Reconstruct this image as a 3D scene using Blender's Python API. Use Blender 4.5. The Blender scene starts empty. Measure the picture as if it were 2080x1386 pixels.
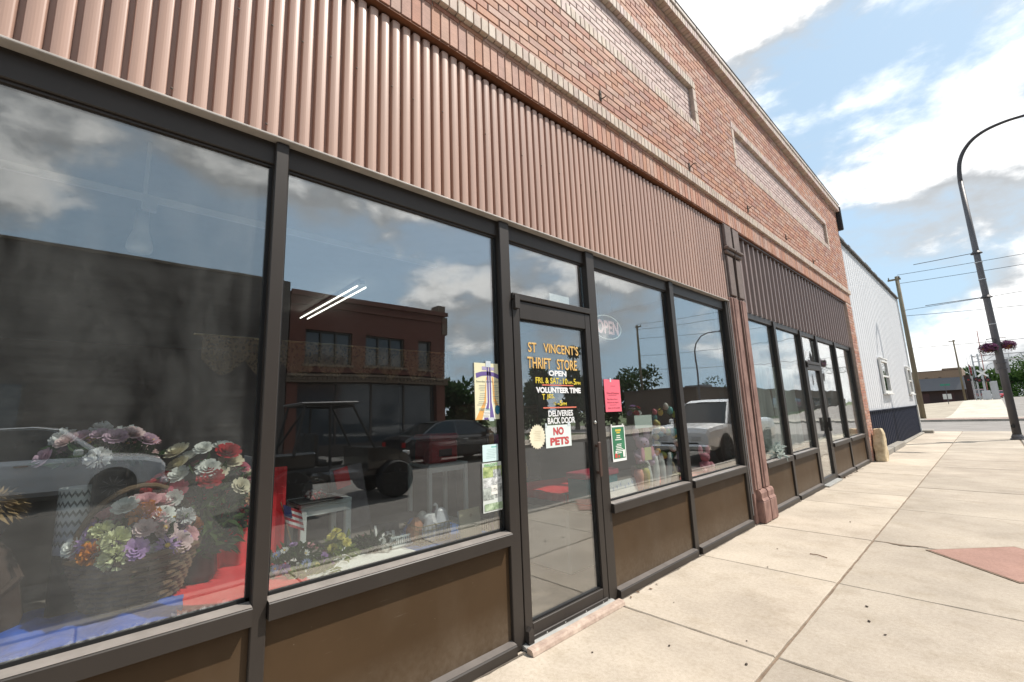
import bpy, math, random
from math import sin, cos, pi, radians, sqrt, atan2
from mathutils import Vector, Matrix, noise as mnoise
sc = bpy.context.scene
COL = sc.collection
R = random.Random(7)

# ------------------------------------------------------------------ camera
cam_d = bpy.data.cameras.new('camera'); cam = bpy.data.objects.new('camera', cam_d); COL.objects.link(cam)
YAW, PITCH, ROLL, FPX = radians(46.9317), radians(9.5535), radians(-2.2652), 893.43
fw = Vector((-sin(YAW)*cos(PITCH), cos(YAW)*cos(PITCH), sin(PITCH)))
r0 = Vector((cos(YAW), sin(YAW), 0)); u0 = r0.cross(fw)
rt = r0*cos(ROLL) + u0*sin(ROLL); up = -r0*sin(ROLL) + u0*cos(ROLL)
CAM = Vector((2.15, 0.0, 1.40))
cam.matrix_world = Matrix(((rt.x, up.x, -fw.x, CAM.x), (rt.y, up.y, -fw.y, CAM.y), (rt.z, up.z, -fw.z, CAM.z), (0, 0, 0, 1)))
cam_d.sensor_width = 36; cam_d.lens = FPX/2080*36; cam_d.clip_start = 0.05; cam_d.clip_end = 3000
sc.camera = cam

# ------------------------------------------------------------------ sun, sky, exposure
SUN_AZ = Vector((0.645, 0.764, 0)).normalized(); SUN_EL = radians(55)
sdir = SUN_AZ*cos(SUN_EL) + Vector((0, 0, sin(SUN_EL)))
sl = bpy.data.lights.new('sun', 'SUN'); sl.energy = 4.0; sl.angle = radians(0.55); sl.color = (1.0, 0.94, 0.86)
so = bpy.data.objects.new('sun', sl); COL.objects.link(so); so.location = (20, 20, 40)
so.rotation_euler = sdir.to_track_quat('Z', 'Y').to_euler()

world = bpy.data.worlds.new('World'); sc.world = world; world.use_nodes = True
nt = world.node_tree; N = nt.nodes; L = nt.links; N.clear()
def wn(t, **k):
    n = N.new(t)
    for a, b in k.items(): setattr(n, a, b)
    return n
def wmath(op, a, b=None, clamp=False):
    n = N.new('ShaderNodeMath'); n.operation = op; n.use_clamp = clamp
    for i, v in enumerate((a, b)):
        if v is None: continue
        if isinstance(v, (int, float)): n.inputs[i].default_value = v
        else: L.new(v, n.inputs[i])
    return n.outputs[0]
sky = wn('ShaderNodeTexSky', sky_type='NISHITA'); sky.sun_disc = False
sky.sun_elevation = SUN_EL; sky.sun_rotation = atan2(SUN_AZ.x, SUN_AZ.y)
sky.air_density = 1.0; sky.dust_density = 1.6; sky.ozone_density = 1.0
tc = wn('ShaderNodeTexCoord'); sep = wn('ShaderNodeSeparateXYZ'); L.new(tc.outputs['Generated'], sep.inputs[0])
def cloudnoise(off, scale, detail, rough, dist=0.0):
    m = wn('ShaderNodeMapping'); m.inputs['Location'].default_value = off; m.inputs['Scale'].default_value = (1, 1, 1.75)
    L.new(tc.outputs['Generated'], m.inputs['Vector'])
    n = wn('ShaderNodeTexNoise'); L.new(m.outputs[0], n.inputs['Vector'])
    n.inputs['Scale'].default_value = scale; n.inputs['Detail'].default_value = detail; n.inputs['Roughness'].default_value = rough
    n.inputs['Distortion'].default_value = dist
    return n.outputs['Fac']
def ramp(v, a, b):
    n = wn('ShaderNodeMapRange', interpolation_type='SMOOTHSTEP'); L.new(v, n.inputs['Value'])
    n.inputs['From Min'].default_value = a; n.inputs['From Max'].default_value = b; return n.outputs['Result']
SEED = (27.2785, 24.6340, 36.3148)
sh_ = sdir*0.045+Vector((0, 0, 0.03))
def field(o):
    return wmath('ADD', wmath('MULTIPLY', cloudnoise(o, 2.5, 9, 0.54, 0.12), 0.80), wmath('MULTIPLY', cloudnoise((o[0]+7, o[1], o[2]), 8.0, 7, 0.6, 0.2), 0.20))
dens = field(SEED); dens2 = field((SEED[0]+sh_.x, SEED[1]+sh_.y, SEED[2]+sh_.z*1.75))
cmask = ramp(dens, 0.452, 0.575)
lit = ramp(wmath('SUBTRACT', dens, dens2), -0.045, 0.05)
core = ramp(dens, 0.52, 0.66)
lum = wmath('SUBTRACT', wmath('ADD', 0.62, wmath('MULTIPLY', lit, 0.42)), wmath('MULTIPLY', core, 0.14))
ccol = wn('ShaderNodeMixRGB'); ccol.inputs[1].default_value = (0.86, 0.93, 1.0, 1); ccol.inputs[2].default_value = (1, 0.985, 0.96, 1); L.new(lum, ccol.inputs[0])
cl = wn('ShaderNodeVectorMath', operation='SCALE'); L.new(ccol.outputs[0], cl.inputs[0]); L.new(wmath('MULTIPLY', wmath('POWER', lum, 1.7), 9.8), cl.inputs['Scale'])
haze = wn('ShaderNodeMixRGB'); haze.inputs[2].default_value = (3.7, 5.1, 6.3, 1)
L.new(sky.outputs[0], haze.inputs[1]); hz = wmath('ADD', 0.70, wmath('MULTIPLY', wmath('SUBTRACT', 1.0, ramp(sep.outputs[2], 0.0, 0.42)), 0.25)); L.new(hz, haze.inputs[0])
mix = wn('ShaderNodeMixRGB'); L.new(haze.outputs[0], mix.inputs[1]); L.new(cl.outputs[0], mix.inputs[2])
L.new(wmath('MULTIPLY', cmask, 0.93), mix.inputs[0])
bg = wn('ShaderNodeBackground'); bg.inputs['Strength'].default_value = 0.10; L.new(mix.outputs[0], bg.inputs['Color'])
wo = wn('ShaderNodeOutputWorld'); L.new(bg.outputs[0], wo.inputs[0])

sc.view_settings.view_transform = 'Standard'; sc.view_settings.look = 'None'
sc.view_settings.exposure = 0.66; sc.view_settings.gamma = 1.0; sc.view_settings.use_curve_mapping = False
sc.render.engine = 'CYCLES'
cy = sc.cycles
cy.use_denoising = True; cy.max_bounces = 8; cy.diffuse_bounces = 3; cy.glossy_bounces = 5; cy.transmission_bounces = 6
cy.transparent_max_bounces = 24; cy.caustics_reflective = False; cy.caustics_refractive = False
cy.sample_clamp_indirect = 6.0; cy.blur_glossy = 0.2

# ------------------------------------------------------------------ materials
MATS = {}
def nodes_of(m): return m.node_tree.nodes, m.node_tree.links
def mat(name, col, rough=0.6, metal=0.0, var=0.12, scale=6.0, bump=0.0, bscale=60.0, spec=0.4, stretch=(1, 1, 1), coat=0.0, var2=None, emit=None, estr=0.0, trans=0.0):
    """principled surface with procedural colour variation (and optional fine relief)"""
    if name in MATS: return MATS[name]
    m = bpy.data.materials.new(name); m.use_nodes = True; MATS[name] = m
    nd, lk = nodes_of(m); b = nd['Principled BSDF']
    b.inputs['Roughness'].default_value = rough; b.inputs['Metallic'].default_value = metal
    b.inputs['Specular IOR Level'].default_value = spec; b.inputs['Coat Weight'].default_value = coat
    t = nd.new('ShaderNodeTexCoord'); mp = nd.new('ShaderNodeMapping'); mp.inputs['Scale'].default_value = stretch
    lk.new(t.outputs['Object'], mp.inputs['Vector'])
    if col is not None:
        n = nd.new('ShaderNodeTexNoise'); n.inputs['Scale'].default_value = scale; n.inputs['Detail'].default_value = 6; n.inputs['Roughness'].default_value = 0.62
        lk.new(mp.outputs[0], n.inputs['Vector'])
        r = nd.new('ShaderNodeValToRGB'); r.color_ramp.elements[0].position = 0.28; r.color_ramp.elements[1].position = 0.72
        c1 = tuple(max(0, c*(1-var)) for c in col); c2 = tuple(min(1, c*(1+var)) for c in (var2 or col))
        r.color_ramp.elements[0].color = (*c1, 1); r.color_ramp.elements[1].color = (*c2, 1)
        lk.new(n.outputs['Fac'], r.inputs[0]); lk.new(r.outputs[0], b.inputs['Base Color'])
    if bump:
        n2 = nd.new('ShaderNodeTexNoise'); n2.inputs['Scale'].default_value = bscale; n2.inputs['Detail'].default_value = 4
        lk.new(mp.outputs[0], n2.inputs['Vector'])
        bp = nd.new('ShaderNodeBump'); bp.inputs['Strength'].default_value = bump; bp.inputs['Distance'].default_value = 0.01
        lk.new(n2.outputs['Fac'], bp.inputs['Height']); lk.new(bp.outputs[0], b.inputs['Normal'])
    if emit:
        b.inputs['Emission Color'].default_value = (*emit, 1); b.inputs['Emission Strength'].default_value = estr
    if trans:
        b.inputs['Transmission Weight'].default_value = trans
    return m
def foliage_mat(name, c1, c2, rough=0.6, tl=0.35):
    if name in MATS: return MATS[name]
    m = bpy.data.materials.new(name); m.use_nodes = True; MATS[name] = m
    nd, lk = nodes_of(m); nd.remove(nd['Principled BSDF']); out = nd['Material Output']
    t = nd.new('ShaderNodeTexCoord'); n = nd.new('ShaderNodeTexNoise'); n.inputs['Scale'].default_value = 3.0; n.inputs['Detail'].default_value = 5
    lk.new(t.outputs['Object'], n.inputs['Vector'])
    r = nd.new('ShaderNodeValToRGB'); r.color_ramp.elements[0].position = 0.3; r.color_ramp.elements[1].position = 0.7
    r.color_ramp.elements[0].color = (*c1, 1); r.color_ramp.elements[1].color = (*c2, 1); lk.new(n.outputs['Fac'], r.inputs[0])
    d = nd.new('ShaderNodeBsdfDiffuse'); tr = nd.new('ShaderNodeBsdfTranslucent'); mx = nd.new('ShaderNodeMixShader'); mx.inputs[0].default_value = tl
    lk.new(r.outputs[0], d.inputs[0]); lk.new(r.outputs[0], tr.inputs[0]); lk.new(d.outputs[0], mx.inputs[1]); lk.new(tr.outputs[0], mx.inputs[2]); lk.new(mx.outputs[0], out.inputs[0])
    return m
def glass_mat(name, tint=(0.93, 0.97, 0.95), dirt=0.015, dirtvar=0.05, wave=0.0, k=2.0, dscale=(3.0, 1.0, 0.5), grime=0.0, r0=0.043):
    """a pane: what passes through plus the surface reflection (Schlick), with a film of dust"""
    if name in MATS: return MATS[name]
    m = bpy.data.materials.new(name); m.use_nodes = True; MATS[name] = m
    nd, lk = nodes_of(m); nd.remove(nd['Principled BSDF']); out = nd['Material Output']
    def mth(op, a, b=None):
        n = nd.new('ShaderNodeMath'); n.operation = op; n.use_clamp = False
        for i, v in enumerate((a, b)):
            if v is None: continue
            if isinstance(v, (int, float)): n.inputs[i].default_value = v
            else: lk.new(v, n.inputs[i])
        return n.outputs[0]
    lw = nd.new('ShaderNodeLayerWeight'); lw.inputs['Blend'].default_value = 0.5
    r = mth('ADD', r0, mth('MULTIPLY', mth('POWER', lw.outputs['Facing'], 5.0), 1.0-r0))
    fac = mth('DIVIDE', mth('MULTIPLY', r, k), mth('ADD', 1.0, mth('MULTIPLY', r, k-1.0)))
    tp = nd.new('ShaderNodeBsdfTransparent'); tp.inputs[0].default_value = (*tint, 1)
    gl = nd.new('ShaderNodeBsdfGlossy'); gl.inputs['Roughness'].default_value = 0.0; gl.inputs[0].default_value = (1, 1, 1, 1)
    t = nd.new('ShaderNodeTexCoord')
    if wave:
        n = nd.new('ShaderNodeTexNoise'); n.inputs['Scale'].default_value = 1.6; n.inputs['Detail'].default_value = 1.0; lk.new(t.outputs['Object'], n.inputs['Vector'])
        bp = nd.new('ShaderNodeBump'); bp.inputs['Strength'].default_value = 1.0; bp.inputs['Distance'].default_value = wave
        lk.new(n.outputs['Fac'], bp.inputs['Height']); lk.new(bp.outputs[0], gl.inputs['Normal'])
    mx = nd.new('ShaderNodeMixShader'); lk.new(fac, mx.inputs[0]); lk.new(tp.outputs[0], mx.inputs[1]); lk.new(gl.outputs[0], mx.inputs[2])
    mp = nd.new('ShaderNodeMapping'); mp.inputs['Scale'].default_value = dscale; lk.new(t.outputs['Object'], mp.inputs['Vector'])
    n2 = nd.new('ShaderNodeTexNoise'); n2.inputs['Scale'].default_value = 2.2; n2.inputs['Detail'].default_value = 8; n2.inputs['Roughness'].default_value = 0.65; n2.inputs['Distortion'].default_value = 0.5
    lk.new(mp.outputs[0], n2.inputs['Vector'])
    mr = nd.new('ShaderNodeMapRange'); mr.inputs['From Min'].default_value = 0.38; mr.inputs['From Max'].default_value = 0.75
    mr.inputs['To Min'].default_value = dirt; mr.inputs['To Max'].default_value = dirt+dirtvar; lk.new(n2.outputs['Fac'], mr.inputs['Value'])
    dv = mr.outputs['Result']
    if grime:
        mp2 = nd.new('ShaderNodeMapping'); mp2.inputs['Scale'].default_value = (1, 1.0, 14.0); lk.new(t.outputs['Object'], mp2.inputs['Vector'])
        n3 = nd.new('ShaderNodeTexNoise'); n3.inputs['Scale'].default_value = 4.0; n3.inputs['Detail'].default_value = 6; lk.new(mp2.outputs[0], n3.inputs['Vector'])
        dv = mth('ADD', dv, mth('MULTIPLY', mth('SUBTRACT', n3.outputs['Fac'], 0.35), grime))
        sz = nd.new('ShaderNodeSeparateXYZ'); lk.new(t.outputs['Object'], sz.inputs[0])
        n4 = nd.new('ShaderNodeTexNoise'); n4.inputs['Scale'].default_value = 60; n4.inputs['Detail'].default_value = 5; lk.new(t.outputs['Object'], n4.inputs['Vector'])
        edge = nd.new('ShaderNodeMapRange'); edge.inputs['From Min'].default_value = .712; edge.inputs['From Max'].default_value = .690; lk.new(mth('ADD', sz.outputs[2], mth('MULTIPLY', mth('SUBTRACT', n4.outputs['Fac'], .5), .075)), edge.inputs['Value'])
        dv = mth('ADD', dv, mth('MULTIPLY', edge.outputs['Result'], .30))
        dv = mth('MAXIMUM', dv, 0.0)
    df = nd.new('ShaderNodeBsdfDiffuse'); df.inputs[0].default_value = (0.75, 0.76, 0.74, 1)
    mx2 = nd.new('ShaderNodeMixShader'); lk.new(dv, mx2.inputs[0]); lk.new(mx.outputs[0], mx2.inputs[1]); lk.new(df.outputs[0], mx2.inputs[2])
    lk.new(mx2.outputs[0], out.inputs[0])
    return m

# ------------------------------------------------------------------ mesh helpers
class MB:
    def __init__(s): s.v = []; s.f = []; s.m = []
    def add(s, vs, fs, mi=0):
        o = len(s.v); s.v += [tuple(p) for p in vs]; s.f += [tuple(i+o for i in f) for f in fs]; s.m += [mi]*len(fs); return s
    def quad(s, a, b, c, d, mi=0): return s.add([a, b, c, d], [(0, 1, 2, 3)], mi)
    def box(s, x0, x1, y0, y1, z0, z1, mi=0, bev=0.0):
        if bev <= 0:
            v = [(x, y, z) for z in (z0, z1) for y in (y0, y1) for x in (x0, x1)]
            return s.add(v, [(0, 2, 3, 1), (4, 5, 7, 6), (0, 1, 5, 4), (2, 6, 7, 3), (0, 4, 6, 2), (1, 3, 7, 5)], mi)
        b = min(bev, abs(x1-x0)*.49, abs(y1-y0)*.49, abs(z1-z0)*.49)
        X = (x0, x1); Y = (y0, y1); Z = (z0, z1); v = []; idx = {}
        for i in (0, 1):
            for j in (0, 1):
                for k in (0, 1):
                    sx, sy, sz = (1 if i == 0 else -1), (1 if j == 0 else -1), (1 if k == 0 else -1)
                    for a in range(3):
                        p = [X[i], Y[j], Z[k]]
                        for t, sgn in enumerate((sx, sy, sz)):
                            if t != a: p[t] += sgn*b
                        idx[(i, j, k, a)] = len(v); v.append(tuple(p))
        f = []
        g = lambda i, j, k, a: idx[(i, j, k, a)]
        for i in (0, 1):
            q = [g(i, 0, 0, 0), g(i, 1, 0, 0), g(i, 1, 1, 0), g(i, 0, 1, 0)]; f.append(tuple(q if i else q[::-1]))
            q = [g(0, i, 0, 1), g(0, i, 1, 1), g(1, i, 1, 1), g(1, i, 0, 1)]; f.append(tuple(q if i else q[::-1]))
            q = [g(0, 0, i, 2), g(1, 0, i, 2), g(1, 1, i, 2), g(0, 1, i, 2)]; f.append(tuple(q if i else q[::-1]))
        for i in (0, 1):
            for j in (0, 1):
                q = [g(i, j, 0, 0), g(i, j, 1, 0), g(i, j, 1, 1), g(i, j, 0, 1)]; f.append(tuple(q if i != j else q[::-1]))
                q = [g(i, 0, j, 0), g(i, 1, j, 0), g(i, 1, j, 2), g(i, 0, j, 2)]; f.append(tuple(q[::-1] if i != j else q))
                q = [g(0, i, j, 1), g(1, i, j, 1), g(1, i, j, 2), g(0, i, j, 2)]; f.append(tuple(q if i != j else q[::-1]))
                for k in (0, 1):
                    q = [g(i, j, k, 0), g(i, j, k, 1), g(i, j, k, 2)]; f.append(tuple(q if (i+j+k) % 2 else q[::-1]))
        return s.add(v, f, mi)
    def prism(s, pts, axis, a0, a1, mi=0):
        """extrude a closed 2-D outline along an axis; pts are (u,v): axis x->(y,z), y->(x,z), z->(x,y)"""
        def P(u, v, a): return (a, u, v) if axis == 0 else ((u, a, v) if axis == 1 else (u, v, a))
        n = len(pts); v = [P(u, w, a0) for u, w in pts] + [P(u, w, a1) for u, w in pts]
        f = [tuple(range(n))[::-1], tuple(range(n, 2*n))] + [(i, (i+1) % n, n+(i+1) % n, n+i) for i in range(n)]
        return s.add(v, f, mi)
    def tube(s, pts, r, seg=8, mi=0, caps=True, closed=False):
        pts = [Vector(p) for p in pts]; n = len(pts); rr = r if isinstance(r, (list, tuple)) else [r]*n
        vs = []; prevu = None
        for i, p in enumerate(pts):
            a = pts[(i-1) % n] if (closed or i > 0) else p; c = pts[(i+1) % n] if (closed or i < n-1) else p
            t = (c-a)
            t = t.normalized() if t.length > 1e-9 else Vector((0, 0, 1))
            if prevu is None:
                prevu = t.orthogonal().normalized()
            u = prevu - t*prevu.dot(t)
            u = u.normalized() if u.length > 1e-6 else t.orthogonal().normalized()
            prevu = u; w = t.cross(u)
            for k in range(seg):
                q = p + (u*cos(2*pi*k/seg) + w*sin(2*pi*k/seg))*rr[i]; vs.append(tuple(q))
        f = []
        for i in range(n if closed else n-1):
            j = (i+1) % n
            for k in range(seg): f.append((i*seg+k, i*seg+(k+1) % seg, j*seg+(k+1) % seg, j*seg+k))
        if caps and not closed: f += [tuple(range(seg))[::-1], tuple(range((n-1)*seg, n*seg))]
        return s.add(vs, f, mi)
    def lathe(s, prof, seg=16, c=(0, 0, 0), mi=0, axis=2):
        vs = []; n = len(prof)
        for r, z in prof:
            for k in range(seg):
                a = 2*pi*k/seg; p = (r*cos(a), r*sin(a), z)
                if axis == 0: p = (p[2], p[0], p[1])
                elif axis == 1: p = (p[1], p[2], p[0])
                vs.append((p[0]+c[0], p[1]+c[1], p[2]+c[2]))
        f = [(i*seg+k, i*seg+(k+1) % seg, (i+1)*seg+(k+1) % seg, (i+1)*seg+k) for i in range(n-1) for k in range(seg)]
        f += [tuple(range(seg))[::-1], tuple(range((n-1)*seg, n*seg))]
        return s.add(vs, f, mi)
    def ball(s, c, r, mi=0, seg=10, rings=7, sq=(1, 1, 1)):
        prof = [(r*sin(pi*i/rings), -r*cos(pi*i/rings)) for i in range(rings+1)]
        prof[0] = (r*.02, -r); prof[-1] = (r*.02, r)
        o = len(s.v); s.lathe(prof, seg, (0, 0, 0), mi)
        for i in range(o, len(s.v)):
            x, y, z = s.v[i]; s.v[i] = (x*sq[0]+c[0], y*sq[1]+c[1], z*sq[2]+c[2])
        return s
    def grid(s, fn, nu, nv, mi=0):
        vs = [fn(i/nu, j/nv) for j in range(nv+1) for i in range(nu+1)]
        f = [(j*(nu+1)+i, j*(nu+1)+i+1, (j+1)*(nu+1)+i+1, (j+1)*(nu+1)+i) for j in range(nv) for i in range(nu)]
        return s.add(vs, f, mi)
    def loft(s, secs, mi=0, closed=True, caps=True):
        n = len(secs[0]); vs = [p for q in secs for p in q]; f = []
        for i in range(len(secs)-1):
            for k in range(n if closed else n-1): f.append((i*n+k, i*n+(k+1) % n, (i+1)*n+(k+1) % n, (i+1)*n+k))
        if caps: f += [tuple(range(n))[::-1], tuple(range((len(secs)-1)*n, len(secs)*n))]
        return s.add(vs, f, mi)
    def mesh(s, name, mats, smooth=False):
        me = bpy.data.meshes.new(name); me.from_pydata(s.v, [], s.f)
        for m in (mats if isinstance(mats, (list, tuple)) else [mats]): me.materials.append(m)
        if any(s.m): me.polygons.foreach_set('material_index', s.m)
        if smooth: me.polygons.foreach_set('use_smooth', [True]*len(s.f))
        me.update(); return me
    def build(s, name, mats, parent=None, smooth=False, loc=(0, 0, 0), rot=None):
        o = bpy.data.objects.new(name, s.mesh(name, mats, smooth)); COL.objects.link(o); o.location = loc
        if rot: o.rotation_euler = rot
        if parent: o.parent = parent
        return o
def inst(name, me, parent=None, loc=(0, 0, 0), rot=(0, 0, 0), scale=(1, 1, 1)):
    o = bpy.data.objects.new(name, me); COL.objects.link(o); o.location = loc; o.rotation_euler = rot; o.scale = scale
    if parent: o.parent = parent
    return o
def tag(o, label, cat, group=None):
    o['label'] = label; o['category'] = cat
    if group: o['group'] = group
    return o
def thing(name, label, cat, loc=(0, 0, 0), rz=0.0, group=None):
    o = bpy.data.objects.new(name, None); COL.objects.link(o); o.location = loc; o.rotation_euler = (0, 0, rz); o.empty_display_size = 0.1
    return tag(o, label, cat, group)
def struct(o): o['kind'] = 'structure'; return o
def stuff(o): o['kind'] = 'stuff'; return o
def text_mesh(body, w=None, h=None, offset=0.0, spacing=1.0):
    """lettering as a flat mesh in the local xy plane, lower-left corner at the origin, fitted to w x h"""
    c = bpy.data.curves.new('lettering', 'FONT'); c.body = body; c.size = 1; c.offset = offset; c.space_character = spacing; c.resolution_u = 3
    o = bpy.data.objects.new('lettering', c); COL.objects.link(o)
    dg = bpy.context.evaluated_depsgraph_get(); me = bpy.data.meshes.new_from_object(o.evaluated_get(dg))
    bpy.data.objects.remove(o); bpy.data.curves.remove(c)
    xs = [v.co.x for v in me.vertices]; ys = [v.co.y for v in me.vertices]
    x0, x1, y0, y1 = min(xs), max(xs), min(ys), max(ys)
    sx = (w/(x1-x0)) if w else None; sy = (h/(y1-y0)) if h else None
    sx = sx or sy; sy = sy or sx
    for v in me.vertices: v.co.x = (v.co.x-x0)*sx; v.co.y = (v.co.y-y0)*sy; v.co.z = 0
    me.materials.clear()
    return me
FACE_X = (pi/2, 0, pi/2)     # local x -> +Y, local y -> +Z, facing +X
def lettering(name, body, m, parent, x, y, z, w=None, h=None, offset=0.0, spacing=1.0, tilt=0.0):
    me = text_mesh(body, w, h, offset, spacing); me.name = name; me.materials.append(m)
    o = inst(name, me, parent, (x, y, z)); 
    o.matrix_local = Matrix.Translation((x, y, z)) @ Matrix(((0, 0, 1, 0), (1, 0, 0, 0), (0, 1, 0, 0), (0, 0, 0, 1))) @ Matrix.Rotation(tilt, 4, 'Z')
    return o
def project(p):
    v = Vector(p)-CAM; zf = v.dot(fw)
    if zf < 0.05: return None
    return (1040+FPX*v.dot(rt)/zf, 693-FPX*v.dot(up)/zf)

# ------------------------------------------------------------------ concrete and asphalt
def concrete(name, col, var=0.10, spots=True, bump=0.25, spotcol=(0.10, 0.08, 0.06)):
    if name in MATS: return MATS[name]
    m = bpy.data.materials.new(name); m.use_nodes = True; MATS[name] = m
    nd, lk = nodes_of(m); b = nd['Principled BSDF']; b.inputs['Roughness'].default_value = 0.85; b.inputs['Specular IOR Level'].default_value = 0.25
    t = nd.new('ShaderNodeTexCoord'); oi = nd.new('ShaderNodeObjectInfo')
    va = nd.new('ShaderNodeVectorMath'); va.operation = 'ADD'; lk.new(t.outputs['Object'], va.inputs[0])
    cx = nd.new('ShaderNodeCombineXYZ'); mu = nd.new('ShaderNodeMath'); mu.operation = 'MULTIPLY'; mu.inputs[1].default_value = 37.0
    lk.new(oi.outputs['Random'], mu.inputs[0]); lk.new(mu.outputs[0], cx.inputs[0]); lk.new(mu.outputs[0], cx.inputs[1]); lk.new(cx.outputs[0], va.inputs[1])
    V = va.outputs[0]
    def noi(s, d=5, r=.6):
        n = nd.new('ShaderNodeTexNoise'); n.inputs['Scale'].default_value = s; n.inputs['Detail'].default_value = d; n.inputs['Roughness'].default_value = r; lk.new(V, n.inputs['Vector']); return n.outputs['Fac']
    def rmp(v, p0, p1, c0, c1):
        r = nd.new('ShaderNodeValToRGB'); r.color_ramp.elements[0].position = p0; r.color_ramp.elements[1].position = p1
        r.color_ramp.elements[0].color = (*c0, 1); r.color_ramp.elements[1].color = (*c1, 1); lk.new(v, r.inputs[0]); return r.outputs[0]
    def mulc(a, bb, fac=1.0):
        x = nd.new('ShaderNodeMixRGB'); x.blend_type = 'MULTIPLY'; x.inputs[0].default_value = fac; lk.new(a, x.inputs[1]); lk.new(bb, x.inputs[2]); return x.outputs[0]
    c = rmp(noi(1.1, 6), .3, .72, [v*(1-var) for v in col], [min(1, v*(1+var)) for v in col])
    c = mulc(c, rmp(noi(240, 3, .7), .30, .66, (.76, .74, .71), (1.08, 1.08, 1.08)))
    c = mulc(c, rmp(noi(40, 4, .65), .32, .60, (.88, .87, .85), (1.03, 1.03, 1.03)))
    c = mulc(c, rmp(noi(3.5, 7, .7), .28, .5, (.84, .82, .78), (1, 1, 1)))
    c = mulc(c, rmp(noi(.55, 4, .6), .35, .62, (.88, .87, .86), (1.04, 1.04, 1.03)))
    c = mulc(c, rmp(noi(11, 8, .75), .60, .74, (1, 1, 1), (.80, .77, .72)))
    if spots:
        vo = nd.new('ShaderNodeTexVoronoi'); vo.inputs['Scale'].default_value = 5.5; lk.new(V, vo.inputs['Vector'])
        c = mulc(c, rmp(vo.outputs['Distance'], .016, .03, [v*3 for v in spotcol], (1, 1, 1)))
        vo2 = nd.new('ShaderNodeTexVoronoi'); vo2.inputs['Scale'].default_value = 17; lk.new(V, vo2.inputs['Vector'])
        c = mulc(c, rmp(vo2.outputs['Distance'], .025, .05, (.62, .58, .52), (1, 1, 1)))
    lk.new(c, b.inputs['Base Color'])
    if bump:
        bp = nd.new('ShaderNodeBump'); bp.inputs['Strength'].default_value = bump; bp.inputs['Distance'].default_value = 0.003; lk.new(noi(160, 4, .7), bp.inputs['Height']); lk.new(bp.outputs[0], b.inputs['Normal'])
    return m
CONC_N = [concrete('concrete_near_%d' % i, c) for i, c in enumerate([(.495, .435, .365), (.48, .422, .355), (.51, .448, .376)])]  # paler than far slabs: own warm tone plus glass-reflected sunlight put into the colour
CONC_F = [concrete('concrete_far_%d' % i, c) for i, c in enumerate([(.41, .362, .308), (.395, .35, .297), (.422, .374, .318)])]
M_REDPAVE = concrete('red_concrete', (.35, .215, .18), spots=False)
M_KERB = concrete('kerb_concrete', (.33, .31, .28), spots=False)
M_JOINT = mat('joint_dirt', (.19, .14, .10), .95, var=.35, scale=14)
M_ASPH = concrete('asphalt', (.115, .112, .108), spots=False, bump=.5)
M_ASPH2 = concrete('worn_asphalt', (.10, .095, .09), spots=False, bump=.4)
M_GRAVEL = concrete('gravel', (.37, .33, .27), spots=False, bump=.6)
M_GRASS = mat('grass', (.07, .10, .03), .9, var=.4, scale=3, bump=.6, bscale=30)

# ------------------------------------------------------------------ ground
def rise(x, y):
    t = max(0, min(1, (y-48)/34.0)); t = t*t*(3-2*t)
    k = max(0, min(1, (x+9)/9.0)); return 0.95*t*(0.35+0.65*k)
def sheet(name, x0, x1, y0, y1, z, m, nx=1, ny=1, f=None):
    b = MB(); b.grid(lambda u, v: (x0+(x1-x0)*u, y0+(y1-y0)*v, z+(f(x0+(x1-x0)*u, y0+(y1-y0)*v) if f else 0)), nx, ny)
    return struct(b.build(name, m))
sheet('ground', -900, 900, -400, 46, -0.19, M_GRASS)
sheet('road', 2.72, 13.0, -120, 46.0, -0.15, M_ASPH2)
sheet('cross_road', -120, 120, 26.75, 41.0, -0.146, concrete('pale_asphalt', (.25, .235, .225), spots=False, bump=.4))
sheet('lot_ground', -900, 900, 46, 1200, -0.40, M_GRASS, 60, 80, rise)
sheet('gravel_lot', -60, 0.6, 43.4, 112, -0.008, M_GRAVEL, 30, 40, rise)
sheet('road_beyond', 0.5, 13.5, 46, 200, -0.030, MATS['pale_asphalt'], 8, 60, rise)
sheet('path_beyond', -0.3, 2.9, 43.4, 96, 0.004, concrete('path_concrete', (.50, .47, .41), spots=False), 6, 40, rise)
b = MB(); b.box(-30, 13, 41.0, 46, -.2, -.012); struct(b.build('far_kerb_apron', M_KERB))
b = MB(); b.box(-1.2, 3.4, 41.1, 43.3, -.05, -.004); struct(b.build('red_crossing_strip', concrete('red_strip', (.36, .27, .24), spots=False)))
b = MB(); b.box(-0.02, 2.56, -9, 26.55, -.22, -.014); pav = struct(b.build('pavement', M_JOINT))
YJ = [-8.9, -7.3, -5.8, -4.35, -2.9, -1.46, 0.0, 1.455, 2.912, 4.37, 5.88, 7.72, 8.80, 9.75, 11.3, 12.85, 14.4, 16.2, 18.0, 19.8, 21.6, 23.4, 25.0, 26.5]
R.seed(11)
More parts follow.
